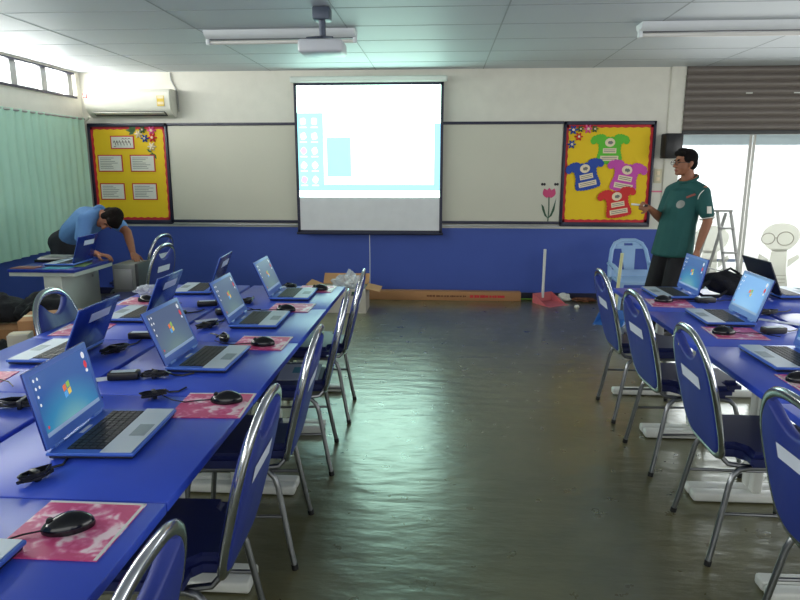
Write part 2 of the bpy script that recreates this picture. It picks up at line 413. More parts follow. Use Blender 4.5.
def figure_decal(parent, x, y, z0, s, lines=True):
    mb = MB(); mx = on_wall(x, y, z0)
    sc_ = lambda P: [(p[0] * s, p[1] * s) for p in P]
    mb.prism(sc_(blob2d(0, 0.66, 0.24, 0.19, wob=0.03, k=3)), 0, 0.002, 0, mx)
    mb.prism(sc_([(-0.10, 0.5), (0.10, 0.5), (0.12, 0.2), (0.16, 0.0), (-0.16, 0.0), (-0.12, 0.2)]), 0.0004, 0.0024, 0, mx)
    mb.prism(sc_([(-0.12, 0.36), (-0.25, 0.44), (-0.27, 0.38), (-0.13, 0.26)]), 0.0002, 0.0022, 0, mx)
    mb.prism(sc_([(0.12, 0.36), (0.25, 0.44), (0.27, 0.38), (0.13, 0.26)]), 0.0002, 0.0022, 0, mx)
    if lines:
        for cx, r in ((-0.16, 0.085), (0.06, 0.105)):
            pts = [mx @ V((s * (cx + r * math.cos(2 * PI * i / 24)), s * (0.64 + r * 0.85 * math.sin(2 * PI * i / 24)), 0.004)) for i in range(24)]
            mb.tube(pts, 0.006 * s, 1, 5, closed=True)
        mb.tube([mx @ V((s * -0.08, s * 0.65, 0.004)), mx @ V((s * -0.045, s * 0.65, 0.004))], 0.005 * s, 1, 5)
        for zz in (0.05, 0.1, 0.15): mb.tube([mx @ V((-0.12 * s, s * zz, 0.004)), mx @ V((0.12 * s, s * zz, 0.004))], 0.004 * s, 1, 5)
    o = mb.build('frosted_film_decal', ['frost', 'frost_line'], parent)
    return o
figure_decal(d2, 4.02, DY + 0.03, 0.15, 0.90)
figure_decal(d1, 3.20, DY - 0.01, 0.15, 0.86, False)
mb = MB(); mb.prism(blob2d(3.40, 0.28, 0.075, 0.10), 0, 0.002, 0, on_wall(0, DY - 0.006, 0)); mb.build('frosted_film_decal', 'frost', d1)
mb = MB(); mb.prism(blob2d(3.83, 0.27, 0.06, 0.10), 0, 0.002, 0, on_wall(0, DY + 0.034, 0)); mb.build('frosted_film_decal', 'frost', d2)
MB().box((3.33, DY - 0.008, 0.465), (0.36, 0.002, 0.035)).build('blue_film_stripe', 'blue_film', d1)
MB().box((3.75, DY + 0.032, 0.455), (0.28, 0.002, 0.035)).build('blue_film_stripe', 'blue_film', d2)

sh = thing('roller_shutter', 'grey ribbed metal roller shutter half lowered above the glass doors', 'shutter', (0, 0, 0))
s = MB(); n = 9; z0, z1 = 1.96, CZ
prof = []
for i in range(n * 6 + 1):
    t = i / (n * 6.0); prof.append((BY - 0.02 - 0.026 * abs(math.sin(t * n * PI)) , z0 + (z1 - z0) * t))
t = bmesh.new(); A = [t.verts.new((DX0, p[0], p[1])) for p in prof]; B = [t.verts.new((RX, p[0], p[1])) for p in prof]
for i in range(len(prof) - 1): t.faces.new((A[i], B[i], B[i + 1], A[i + 1]))
s.add(t, 0); s.build('slat_curtain', 'shutter', sh, sharp=1.4)
MB().box(((DX0 + RX) / 2, BY - 0.02, 1.94), (RX - DX0, 0.05, 0.045), 0, 0.005).build('bottom_bar', 'dark_steel', sh)
for xx in (3.36, 3.87):
    MB().box((xx, BY - 0.05, 2.36), (0.07, 0.012, 0.014), 0, 0.003).build('glint_bar', 'white_metal', sh)  # white bar modelled in place of a small reflection on the slats

# ------------------------------------------------------------------ boards on the back wall
ZB0, ZB1 = 0.905, 2.07
wb = thing('whiteboard', 'long cream whiteboard with thin navy frame across the front wall behind the screen', 'whiteboard', (-0.95, BY, ZB0))
MB().box((0, -0.012, (ZB1 - ZB0) / 2), (4.62, 0.02, ZB1 - ZB0 - 0.03)).build('board_panel', 'white_board', wb)
f = MB()
f.box((0, -0.018, ZB1 - ZB0 - 0.015), (4.63, 0.034, 0.032), 0, 0.003); f.box((0, -0.018, 0.015), (4.63, 0.034, 0.034), 0, 0.003)
f.build('frame', 'navy', wb)
MB().box((0, -0.035, -0.022), (4.63, 0.06, 0.014), 0, 0.003).build('marker_tray', 'alu', wb)

def notice_board(label, x0, x1):
    cx = (x0 + x1) / 2; w = x1 - x0; h = ZB1 - ZB0
    o = thing('notice_board', label, 'notice board', (cx, BY, ZB0))
    f = MB()
    f.box((0, -0.02, h - 0.02), (w, 0.04, 0.04), 0, 0.003); f.box((0, -0.02, 0.0), (w, 0.04, 0.05), 0, 0.003)
    f.box((-w / 2 + 0.014, -0.02, h / 2), (0.028, 0.04, h), 0, 0.003); f.box((w / 2 - 0.014, -0.02, h / 2), (0.028, 0.04, h), 0, 0.003)
    f.build('frame', 'navy', o)
    MB().box((0, -0.008, h / 2), (w - 0.04, 0.012, h - 0.04)).build('backing', 'yellow', o)
    r = MB(); bw = 0.036
    def wavy(x0, z0, x1, z1, nx, nz):
        n = 22; P = []; Q = []
        for i in range(n + 1):
            t = i / n; a = bw * (0.85 + 0.25 * (i % 2))
            P.append((x0 + (x1 - x0) * t, z0 + (z1 - z0) * t)); Q.append((x0 + (x1 - x0) * t + nx * a, z0 + (z1 - z0) * t + nz * a))
        r.prism(P + Q[::-1], 0.0, 0.003, 0, on_wall(0, -0.0145, 0))
    a = w / 2 - 0.022; z0 = 0.02; z1 = h - 0.035
    wavy(-a, z0, a, z0, 0, 1); wavy(-a, z1, a, z1, 0, -1); wavy(-a, z0, -a, z1, 1, 0); wavy(a, z0, a, z1, -1, 0)
    r.build('red_border', 'red', o)
    return o
notice_board('yellow notice board with red border and pinned white sheets below the air conditioner', -4.24, -3.27)
notice_board('yellow notice board with red border and paper shirt cutouts beside the speaker', 1.37, 2.395)
YB = BY - 0.0145
# sheets on the left board
def sheet(x, z, w, h, label, title=False):
    o = thing('paper_sheet' if not title else 'title_card', label, 'sign' if title else 'paper', (x, YB - 0.003, z), 0, None if title else 'white sheets pinned on the yellow notice board')
    MB().box((0, -0.0015, 0), (w + 0.028, 0.003, h + 0.026)).build('red_backing', 'red', o)
    MB().box((0, -0.0045, 0), (w, 0.003, h)).build('white_card', 'paper', o)
    t = MB()
    if title:
        # small loopy characters, as far as they can be made out
        xx = -w * 0.40
        for i, (cw, up, dn) in enumerate(((0.028, 0, 1), (0.02, 0, 0), (0.03, 0, 0), (0.03, 1, 0), (0.03, 1, 0), (0.032, 1, 0))):
            pts = []
            for k in range(12):
                a = 2 * PI * k / 11
                pts.append((xx + cw / 2 - cw * 0.42 * math.cos(a * 0.9), -0.0068, -0.008 + 0.028 * math.sin(a * 1.35)))
            t.tube(pts, 0.0035, 0, 5)
            if up: t.tube([(xx, -0.0068, 0.035), (xx + cw * 0.5, -0.0068, 0.048), (xx + cw, -0.0068, 0.036)], 0.003, 0, 5)
            if dn: t.tube([(xx, -0.0068, -0.045), (xx + cw * 0.6, -0.0068, -0.052), (xx + cw, -0.0068, -0.042)], 0.003, 0, 5)
            xx += cw + 0.008
        t.build('lettering', 'ink_dark', o)
    else:
        rr = random.Random(int(x * 100 + z * 37))
        for k in range(7):
            ln = w * rr.uniform(0.45, 0.85); t.box((-w * 0.44 + ln / 2, -0.0062, h * 0.36 - k * h * 0.115), (ln, 0.0006, 0.006), 0)
        t.build('printed_lines', 'ink', o)
    return o
sheet(-3.83, 1.85, 0.265, 0.13, 'white title card with red edge and dark lettering at the top of the yellow board', True)
sheet(-4.00, 1.605, 0.28, 0.175, 'upper white sheet with red edge on the yellow board, on the curtain side')
sheet(-3.60, 1.605, 0.28, 0.175, 'upper white sheet with red edge on the yellow board, on the whiteboard side')
sheet(-4.00, 1.27, 0.28, 0.175, 'lower white sheet with red edge on the yellow board, on the curtain side')
sheet(-3.60, 1.27, 0.28, 0.175, 'lower white sheet with red edge on the yellow board, on the whiteboard side')
def flower(x, z, r, c, label, grp):
    o = thing('paper_flower', label, 'paper flower', (x, YB - 0.002, z), 0, grp)
    mb = MB()
    P = [(r * (0.72 + 0.28 * math.cos(6 * 2 * PI * i / 48)) * math.cos(2 * PI * i / 48), r * (0.72 + 0.28 * math.cos(6 * 2 * PI * i / 48)) * math.sin(2 * PI * i / 48)) for i in range(48)]
    mb.layers(P, [(0, 1), (0.012, 0.96), (0.02, 0.6)], 0, lambda a, b_, h: V((a, -h, b_)))
    mb.build('petals', c, o)
    MB().ell((0, -0.02, 0), (r * 0.28, 0.008, r * 0.28)).build('flower_centre', 'cream', o)
    return o
g1 = 'paper flowers at the corner of the sheet board'
flower(-3.46, 1.985, 0.058, 'pink_p', 'pink paper flower at the top corner of the sheet board', g1)
flower(-3.455, 1.905, 0.058, 'red_p', 'red paper flower under the pink one, corner of the sheet board', g1)
flower(-3.55, 1.895, 0.05, 'blue_p', 'blue paper flower beside the red one, corner of the sheet board', g1)
flower(-3.57, 1.995, 0.045, 'leaf', 'green paper flower at the top edge of the sheet board', g1)
flower(-3.625, 1.945, 0.05, 'cream', 'cream paper flower farthest from the corner of the sheet board', g1)
flower(-3.47, 1.80, 0.055, 'cream', 'cream paper flower hanging lowest at the corner of the sheet board', g1)
def spray(x, z, pts, label):
    mb = MB()
    for (a, l) in pts:
        d = V((math.cos(a), 0, math.sin(a))); q = V((-d.z, 0, d.x))
        P = [V((0, 0, 0)), d * l * .5 + q * l * .22, d * l, d * l * .5 - q * l * .22]
        mb.quad([p + V((0, -0.004, 0)) for p in P])
    o = mb.build('paper_leaf', 'leaf', None, (x, YB - 0.001, z)); tag(o, label, 'paper leaf')
spray(-3.66, 1.99, [(PI, .12), (2.6, .1), (3.7, .1), (1.8, .08)], 'green paper leaf cluster beside the blue flower on the sheet board')
spray(-3.47, 1.73, [(-1.6, .12), (-2.2, .1), (-1.0, .09), (2.6, .08)], 'green paper leaf cluster hanging below the cream flower on the sheet board')
g2 = 'paper flowers at the corner of the shirt board'
flower(1.475, 1.975, 0.055, 'blue_p', 'blue paper flower in the top corner of the shirt board', g2)
flower(1.465, 1.815, 0.052, 'blue_p', 'lower blue paper flower on the side border of the shirt board', g2)
flower(1.54, 1.90, 0.05, 'red_p', 'red paper flower between the blue ones on the shirt board', g2)
flower(1.64, 1.985, 0.055, 'pink_p', 'pink paper flower on the top border of the shirt board', g2)
flower(1.715, 1.985, 0.042, 'leaf', 'small green paper flower on the top border of the shirt board', g2)
flower(1.555, 1.985, 0.04, 'leaf_d', 'small dark green paper flower between the blue and pink ones', g2)
SH = [0.0, 0.0075, 0.0075, 0.015]
def shirt(x, z, s, rot, c, label):
    o = thing('paper_shirt', label, 'paper shirt', (x, YB - 0.002 - SH.pop(0), z), 0, 'paper shirt cutouts on the yellow board')
    half = [(0.0, 0.15), (0.05, 0.155), (0.085, 0.185), (0.15, 0.185), (0.225, 0.155), (0.25, 0.10), (0.215, 0.06), (0.17, 0.085), (0.14, 0.06), (0.135, -0.02), (0.16, -0.12), (0.155, -0.17), (0.08, -0.185), (0.0, -0.19)]
    P = half + [(-a, b_) for a, b_ in reversed(half[1:-1])]
    # scalloped edge
    Q = []
    for i in range(len(P)):
        a = V(P[i]); b_ = V(P[(i + 1) % len(P)]); d = b_ - a; L = d.length; n = max(1, int(L / 0.03)); nn = V((d.y, -d.x)).normalized()
        for k in range(n):
            Q.append(a + d * (k / n)); Q.append(a + d * ((k + 0.5) / n) - nn * 0.008)
    R = Matrix.Rotation(rot, 2)
    Q = [R @ (q * s) for q in Q]
    Q = [(q.x, q.y) for q in Q]
    MB().prism(Q, 0, 0.004, 0, on_wall(0, 0, 0)).build('shirt_shape', c, o)
    em = [R @ V((0.058 * s * math.cos(2 * PI * i / 28) * 1.1, 0.085 * s + 0.055 * s * math.sin(2 * PI * i / 28))) for i in range(28)]
    mb = MB().prism([(q.x, q.y) for q in em], 0.004, 0.006, 0, on_wall(0, 0, 0))
    sm = [R @ V((0.03 * s * math.cos(2 * PI * i / 14) * 1.1 + .004, 0.083 * s + 0.022 * s * math.sin(2 * PI * i / 14) * (1 + .3 * math.sin(3 * i)))) for i in range(14)]
    mb.prism([(q.x, q.y) for q in sm], 0.006, 0.0065, 1, on_wall(0, 0, 0))
    mb.build('round_emblem', ['cream', 'ink'], o)
    for k, (zc, hw) in enumerate(((-0.02, 0.085), (-0.115, 0.115))):
        st = [R @ (V(p) * s) for p in ((-hw, zc - .032), (hw, zc - .032), (hw, zc + .032), (-hw, zc + .032))]
        mb = MB().prism([(q.x, q.y) for q in st], 0.004, 0.006, 0, on_wall(0, 0, 0))
        for j in (-1, 1):
            ln = [R @ (V(p) * s) for p in ((-hw * .85, zc + j * .011 - .004), (hw * .85, zc + j * .011 - .004), (hw * .85, zc + j * .011 + .004), (-hw * .85, zc + j * .011 + .004))]
            mb.prism([(q.x, q.y) for q in ln], 0.006, 0.0063, 1, on_wall(0, 0, 0))
        mb.build('caption_strip', ['cream', 'ink'], o)
    return o
shirt(1.895, 1.76, 0.88, 0.0, 'green_p', 'green paper shirt cutout at the top of the yellow board')
shirt(1.645, 1.47, 0.88, 0.22, 'blue_p', 'dark blue paper shirt cutout on the yellow board')
shirt(2.09, 1.45, 0.92, -0.18, 'magenta_p', 'magenta paper shirt cutout on the yellow board')
shirt(2.02, 1.155, 0.88, 0.18, 'red_p', 'red paper shirt cutout lowest on the yellow board')
# tulip decal on the whiteboard
tl = thing('tulip_decal', 'pink tulip decal with green leaves low on the whiteboard', 'decal', (1.235, BY - 0.0225, 0.94))
mb = MB(); mx = on_wall(0, 0, 0)
for a, dx in ((0.35, -0.035), (-0.35, 0.04), (0.0, 0.0)):
    P = [Matrix.Rotation(a, 2) @ V((0.034 * math.sin(PI * t / 12) if True else 0, 0.12 * t / 12)) for t in range(13)] + [Matrix.Rotation(a, 2) @ V((-0.034 * math.sin(PI * t / 12), 0.12 * t / 12)) for t in range(11, 0, -1)]
    mb.prism([(p.x + dx * 0.5, p.y + 0.265) for p in P], 0, 0.002 + abs(a) * .001, 0, mx)
mb.build('blossom', 'tulip', tl)
MB().tube([(0, -0.002, 0.0), (0.005, -0.002, 0.14), (0.0, -0.002, 0.28)], 0.006, 0, 6).build('stem', 'leaf_d', tl)
for sgn, hh in ((-1, 0.20), (1, 0.27)):
    P = [(0, 0.03), (sgn * 0.03, 0.09), (sgn * 0.055, 0.17), (sgn * 0.085, hh), (sgn * 0.07, 0.13), (sgn * 0.04, 0.06)]
    P = P if sgn > 0 else P[::-1]
    MB().prism(P, 0, 0.0025, 0, mx).build('leaf', 'leaf_d', tl)
for xx, lb in ((1.165, 'small dark butterfly decal above the tulip, on the screen side'), (1.315, 'small dark butterfly decal above the tulip, on the shirt board side')):
    mb = MB()
    for sg in (-1, 1): mb.prism(blob2d(sg * 0.013, 0, 0.014, 0.016), 0, 0.002, 0, mx)
    tag(mb.build('butterfly_decal', 'ink_dark', None, (xx, BY - 0.0225, 1.365)), lb, 'decal', 'butterfly decals above the tulip')

# ------------------------------------------------------------------ projection screen
SY = BY - 0.10
ps = thing('projection_screen', 'pull-down projection screen with black border showing a bright computer desktop', 'projection screen', (-0.86, SY, 0.80))
W2 = 0.855; HH = 1.70
MB().box((0, 0, HH / 2), (2 * W2, 0.004, HH)).build('screen_fabric', 'fabric_scr', ps)
f = MB()
f.box((-W2 + 0.014, -0.003, HH / 2), (0.034, 0.003, HH)); f.box((W2 - 0.014, -0.003, HH / 2), (0.034, 0.003, HH)); f.box((0, -0.003, HH - 0.014), (2 * W2, 0.003, 0.03)); f.box((0, -0.003, 0.012), (2 * W2, 0.003, 0.03))
f.build('black_border', 'navy', ps)
MB().cyl((-W2 - 0.03, 0.0, HH + 0.035), (W2 + 0.03, 0.0, HH + 0.035), 0.036, 0, 18).build('roller_case', 'white_metal', ps)
MB().cyl((-W2 - 0.015, 0, -0.012), (W2 + 0.015, 0, -0.012), 0.015, 0, 12).build('weight_bar', 'navy', ps)
MB().tube([(0, 0, -0.02), (0.002, 0, -0.3), (0.0, 0, -0.62)], 0.004, 0, 6).build('pull_cord', 'white_pl', ps)
for sx in (-1, 1): MB().box((sx * (W2 + 0.03), 0.05, HH + 0.04), (0.03, 0.10, 0.05)).build('wall_bracket', 'white_metal', ps)
im = MB(); yq = -0.0052
def iq(x0, z0, x1, z1, m, dy=0.0):
    im.quad([(x0, yq - dy, z0), (x1, yq - dy, z0), (x1, yq - dy, z1), (x0, yq - dy, z1)], m)
iw = W2 - 0.03; z0 = 0.415; z1 = HH - 0.03
iq(-iw, z0, iw, z0 + 0.075, 0)                                 # taskbar strip, blown out
iq(-iw, z0 + 0.075, iw, z0 + 0.145, 2)                         # desktop under the window
iq(-iw, z0 + 0.145, -iw + 0.30, z1 - 0.30, 1); iq(-iw, z1 - 0.30, -iw + 0.30, z1, 0)
iq(-iw + 0.30, z0 + 0.145, iw - 0.07, z1, 0); iq(iw - 0.07, z0 + 0.145, iw, z1 - 0.42, 2); iq(iw - 0.07, z1 - 0.42, iw, z1, 0)
iq(-iw + 0.335, z0 + 0.235, -iw + 0.62, z0 + 0.68, 3, 0.001)    # picture pane in the window
for k in range(5):
    for j in range(2):
        zz = z0 + 0.20 + k * 0.165; xx = -iw + 0.065 + j * 0.13
        im.prism(blob2d(xx, zz, 0.035, 0.042, 12, 0.12, 4, k + j), 0, 0.001, 5 if (j == 0 and k in (0, 2)) else 4, on_wall(0, yq - 0.0005, 0))
        im.quad([(xx - 0.04, yq - .001, zz - 0.072), (xx + 0.04, yq - .001, zz - 0.072), (xx + 0.04, yq - .001, zz - 0.058), (xx - 0.04, yq - .001, zz - 0.058)], 4)
im.build('projected_picture', ['scr_w', 'scr_c', 'scr_b', 'scr_g', 'scr_i', 'scr_r'], ps)

# ------------------------------------------------------------------ air conditioner, speaker, switch
ac = thing('air_conditioner', 'white wall-mounted air conditioner above the yellow notice board by the curtain', 'air conditioner', (-3.645, BY, 2.13))
prof = [(0, 0.0), (-0.05, 0.0), (-0.16, 0.055), (-0.20, 0.12), (-0.205, 0.27), (-0.17, 0.31), (0, 0.315)]
t = bmesh.new(); A = [t.verts.new((-0.51, p[0], p[1])) for p in prof]; B = [t.verts.new((0.51, p[0], p[1])) for p in prof]
for i in range(len(prof)): t.faces.new((A[i], A[(i + 1) % len(prof)], B[(i + 1) % len(prof)], B[i]))
t.faces.new(A); t.faces.new(B[::-1]); bmesh.ops.recalc_face_normals(t, faces=t.faces)
bmesh.ops.bevel(t, geom=[e for e in t.edges], offset=0.008, segments=2, affect='EDGES')
MB().add(t).build('casing', 'ac', ac)
MB().box((0.0, -0.135, 0.037), (0.86, 0.095, 0.010), 0, 0.003, rot=Euler((-0.46, 0, 0))).build('air_outlet', 'dark_steel', ac)
MB().box((0.0, -0.158, 0.040), (0.84, 0.065, 0.006), 0, 0.002, rot=Euler((-0.3, 0, 0))).build('louver', 'ac', ac)
mb = MB().box((0.40, -0.2055, 0.175), (0.085, 0.003, 0.115), 0).box((0.40, -0.207, 0.215), (0.07, 0.002, 0.03), 1).box((0.40, -0.207, 0.15), (0.07, 0.002, 0.03), 1)
mb.build('energy_label', [mat('label_yellow', (222, 190, 70), 0.6), 'cream'], ac)
MB().box((-0.49, -0.207, 0.235), (0.05, 0.003, 0.05)).box((-0.49, -0.209, 0.235), (0.03, 0.002, 0.03), 1).build('red_badge', ['red', 'paper'], ac)
tag(MB().tube([(-3.19, BY - 0.012, CZ - 0.01), (-3.185, BY - 0.014, 2.56), (-3.12, BY - 0.014, 2.42), (-3.115, BY - 0.014, 2.2)], 0.009, 0, 6).build('power_cable', 'alu_dull'), 'thin grey cable running down the wall to the air conditioner', 'cable')
tag(MB().tube([(-4.15, BY - 0.12, 2.14), (-4.24, BY - 0.06, 2.09), (-4.285, BY - 0.05, 2.03), (-4.287, BY - 0.05, 1.9)], 0.014, 0, 6).build('drain_pipe', 'ac'), 'short white drain pipe bending from the air conditioner to the curtain', 'pipe')
sp = thing('wall_speaker', 'black box loudspeaker mounted on the wall above the standing man', 'speaker', (2.545, BY - 0.024, 1.65))
MB().box((0, -0.10, 0.14), (0.19, 0.17, 0.27), 0, 0.012).build('cabinet', 'spk', sp)
MB().box((0, -0.188, 0.14), (0.165, 0.01, 0.24), 0, 0.004).build('grille', 'black', sp)
MB().box((0, -0.012, 0.14), (0.08, 0.03, 0.06)).build('bracket', 'dark_steel', sp)
sw = thing('light_switch', 'beige switch plate on the wall beside the shirt notice board', 'switch', (2.46, BY, 1.46))
MB().box((0, -0.006, 0), (0.085, 0.012, 0.16), 0, 0.003).build('plate', 'beige', sw)
for zz in (-0.035, 0.035): MB().box((0, -0.014, zz), (0.04, 0.008, 0.04), 0, 0.002).build('rocker', 'cream', sw)
tag(MB().box((2.46, BY - 0.002, 1.285), (0.13, 0.003, 0.018), 0).build('marker_strip', 'scribble'), 'thin pink strip on the wall below the switch plate', 'strip')

# ------------------------------------------------------------------ curtain
t = bmesh.new(); N = 260; y0, y1 = 1.0, 7.56; rows = 12; grid = []
for r in range(rows + 1):
    z = 0.66 + (2.13 - 0.66) * r / rows; row = []
    for i in range(N + 1):
        y = y0 + (y1 - y0) * i / N; ph = y * 2 * PI / 0.135 + 1.3 * math.sin(y * 2.7)
        amp = (0.014 + 0.008 * math.sin(y * 5.1)) * (1.0 if r < rows - 1 else 0.6)
        row.append(t.verts.new((LX + 0.055 + amp * math.sin(ph + 0.25 * math.sin(r * 0.9 + y * 3)) , y, z + 0.008 * math.sin(y * 4) * (1 - r / rows))))
    grid.append(row)
for r in range(rows):
    for i in range(N): t.faces.new((grid[r][i], grid[r][i + 1], grid[r + 1][i + 1], grid[r + 1][i]))
cu = thing('curtain', 'long mint green pleated curtain along the window wall', 'curtain', (0, 0, 0))
MB().add(t).build('curtain_cloth', 'curtain', cu, sharp=3)
MB().cyl((LX + 0.05, 1.0, 2.115), (LX + 0.05, 7.6, 2.115), 0.012).build('curtain_rod', 'alu_dull', cu)

# ------------------------------------------------------------------ ceiling fittings
def fixture(x, y, label):
    o = thing('fluorescent_light', label, 'ceiling light', (x, y, CZ), 0, 'fluorescent ceiling lights')
    MB().prism([(-0.09, -0.002), (0.09, -0.002), (0.075, -0.035), (0.03, -0.06), (-0.03, -0.06), (-0.075, -0.035)], -0.62, 0.62, 0, Matrix(((0, 0, 1, 0), (1, 0, 0, 0), (0, 1, 0, 0), (0, 0, 0, 1)))).build('reflector', 'fix', o)
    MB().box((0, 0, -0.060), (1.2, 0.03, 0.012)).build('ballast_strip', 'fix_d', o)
    MB().cyl((-0.6, -0.0, -0.086), (0.6, 0, -0.086), 0.016, 0, 12).build('tube', 'tube', o)
    for sx in (-1, 1): MB().box((sx * 0.61, 0, -0.072), (0.03, 0.05, 0.065), 0, 0.006).build('lamp_holder', 'fix', o)
    return o
fixture(-1.34, 5.50, 'unlit fluorescent light on the ceiling behind the hanging projector')
fixture(2.13, 5.42, 'unlit fluorescent light on the ceiling in front of the roller shutter')
pj = thing('projector', 'white projector hanging from the ceiling on a grey pole', 'projector', (-0.86, 4.75, CZ))
MB().box((0, 0, -0.27), (0.31, 0.25, 0.09), 0, 0.02, 3).build('projector_body', 'proj', pj)
MB().cyl((0.08, 0.12, -0.27), (0.08, 0.15, -0.27), 0.035, 0, 16).build('lens', 'lens', pj)
mb = MB().tube([(0, 0, -0.19), (0, 0, 0.0)], 0.024, 0, 14)
mb.box((0, 0, -0.045), (0.12, 0.12, 0.085), 0, 0.01)
mb.build('ceiling_pole', 'pole', pj)
mb = MB()
for a in range(4): mb.tube([(0, 0, -0.195), (0.13 * math.cos(a * PI / 2 + .7), 0.11 * math.sin(a * PI / 2 + .7), -0.215), (0.13 * math.cos(a * PI / 2 + .7), 0.11 * math.sin(a * PI / 2 + .7), -0.23)], 0.009, 0, 6)
mb.build('mount_arms', 'pole', pj)

# ------------------------------------------------------------------ tables
TZ = 0.75; TL = 0.73; TW = 0.655
def make_table(label, loc, group):
    o = thing('training_table', label, 'table', loc, 0, group)
    MB().box((0, 0, TZ - 0.014), (TW - 0.014, TL - 0.005, 0.028), 0, 0.004).build('tabletop', 'table', o)
    for sy in (-1, 1):
        y = sy * (TL / 2 - 0.035)
        l = MB().box((0.0, y, 0.38), (0.048, 0.045, 0.66), 0, 0.012, 3); l.box((0, y, 0.712), (0.5, 0.04, 0.02))
        lo = l.build('leg', 'white_metal', o)
        MB().box((0, y, 0.0275), (0.58, 0.062, 0.045), 0, 0.012, 3).build('foot', 'white_metal', lo)
    MB().box((0, 0, 0.64), (0.03, TL - 0.1, 0.06), 0, 0.004).build('cross_beam', 'white_metal', o)
    return o
LXC = -0.655 - TW / 2; LXO = LXC - TW - 0.012; RXC = 1.16 + TW / 2 + 0.003; RXO = RXC + TW + 0.012
gL, gLo, gR, gRo = 'blue tables of the left bank on the aisle', 'blue tables of the left bank on the curtain side', 'blue tables of the right bank on the aisle', 'blue tables of the right bank on the door side'
ordn = ['farthest from the camera', 'second from the far end', 'third from the far end', 'fourth from the far end', 'nearest the camera']
LY = [4.31 - TL * (k + 0.5) for k in range(5)]; RY = [4.38 - TL * (k + 0.5) for k in range(4)]
proto_t = None
for k, y in enumerate(LY):
    lb = 'blue-topped table on white legs, aisle side of the left bank, ' + ordn[k]
    if proto_t is None: proto_t = make_table(lb, (LXC, y, 0), gL)
    else: dup(proto_t, lb, (LXC, y, 0), 0, gL)
for k, y in enumerate(LY[:4]): dup(proto_t, 'blue-topped table on white legs, curtain side of the left bank, ' + (ordn + [''])[k if k < 3 else 4], (LXO, y, 0), 0, gLo)
for k, y in enumerate(RY): dup(proto_t, 'blue-topped table on white legs, aisle side of the right bank, ' + ordn[k if k < 3 else 4], (RXC, y, 0), 0, gR)
for k, y in enumerate(RY[:3]): dup(proto_t, 'blue-topped table on white legs, door side of the right bank, ' + ordn[k if k < 2 else 4], (RXO, y, 0), 0, gRo)

# ------------------------------------------------------------------ chairs
def back_pt(x, z, h=0.0):
    """point on the reclined back plane; h = offset along its rear normal"""
    t = z - 0.42; y = -0.195 - 0.245 * t
    return V((x, y - h, z - h * 0.245))
def loop_xz(n=64, s=1.0):
    P = []
    for i in range(n):
        a = 2 * PI * i / n; ca, sa = math.cos(a), math.sin(a)
        if sa >= 0: x = 0.205 * math.copysign(abs(ca) ** 0.80, ca); z = 0.690 + 0.228 * sa ** 0.88
        else: x = 0.205 * math.copysign(abs(ca) ** 0.45, ca); z = 0.690 - 0.262 * abs(sa) ** 0.45
        x *= 1.0 - 0.06 * max(0.0, (0.69 - z) / 0.262)
        P.append((x * s, 0.67 + (z - 0.67) * s))
    return P
def make_chair(label, loc, rz, group):
    o = thing('conference_chair', label, 'chair', loc, rz, group)
    # seat
    mb = MB(); t = bmesh.new(); bmesh.ops.create_cube(t, size=1.0); t.transform(Matrix.Diagonal((0.43, 0.43, 0.065, 1)))
    bmesh.ops.bevel(t, geom=[e for e in t.edges if abs(e.verts[0].co.z - e.verts[1].co.z) > .01], offset=0.09, segments=5, affect='EDGES')
    bmesh.ops.bevel(t, geom=[e for e in t.edges if abs(e.verts[0].co.z - e.verts[1].co.z) < .001 and len(e.link_faces) == 2 and e.calc_face_angle(0) > 1.0], offset=0.022, segments=3, affect='EDGES')
    mb.add(t, 0, Matrix.Translation((0, 0.01, 0.452))); mb.build('seat', 'vinyl_seat', o)
    # chrome loop of the back
    L = [back_pt(x, z) for x, z in loop_xz()]
    MB().tube(L, 0.0125, 0, 12, closed=True, up=(0, 1, 0), flat=1.45).build('back_frame', 'chrome', o)
    # padded panel with the hand gap at the top and a small gap at the bottom
    P = []
    for x, z in loop_xz(72, 0.975):
        zt = 0.802 + 0.075 * (x / 0.13) ** 2; zb = 0.440
        P.append((x, max(zb, min(z, zt))))
    MB().layers(P, [(-0.020, 0.90), (-0.014, 0.97), (-0.004, 1.0), (0.008, 1.0), (0.014, 0.97), (0.016, 0.93)], 0, lambda x, z, h: back_pt(x, z, h)).build('backrest', 'vinyl', o)
    q = [back_pt(x, z, 0.0185) for x, z in ((-0.10, 0.700), (0.10, 0.700), (0.10, 0.750), (-0.10, 0.750))]
    MB().quad([q[1], q[0], q[3], q[2]]).build('label_sticker', 'sticker', o)
    for sx in (-1, 1):
        rear = [(sx * .165, 0.0, .405), (sx * .168, -.10, .405), (sx * .172, -.135, .398), (sx * .178, -.158, .375), (sx * .183, -.170, .34), (sx * .2, -.215, .08), (sx * .205, -.228, .016)]
        l = MB().tube(rear, 0.0115, 0, 10); l.tube([(sx * .2045, -.227, .022), (sx * .2055, -.230, 0.0)], 0.0135, 1, 10); l.build('leg', ['chrome_leg', 'rubber'], o)
        fr = [(sx * .165, 0.0, .405), (sx * .168, .12, .405), (sx * .172, .15, .398), (sx * .178, .172, .375), (sx * .183, .182, .34), (sx * .2, .214, .08), (sx * .205, .222, .016)]
        l = MB().tube(fr, 0.0115, 0, 10); l.tube([(sx * .2045, .221, .022), (sx * .2055, .224, 0.0)], 0.0135, 1, 10); l.build('leg', ['chrome_leg', 'rubber'], o)
        MB().tube([(sx * .192, -.193, .22), (sx * .192, .196, .22)], 0.007, 0, 8).build('stretcher', 'chrome_leg', o)
    # uprights joining the loop to the seat frame
    for sx in (-1, 1): MB().tube([back_pt(sx * .14, .445), (sx * .15, -.17, .412), (sx * .16, -.08, .405)], 0.010, 0, 8).build('back_bracket', 'chrome_leg', o)
    return o
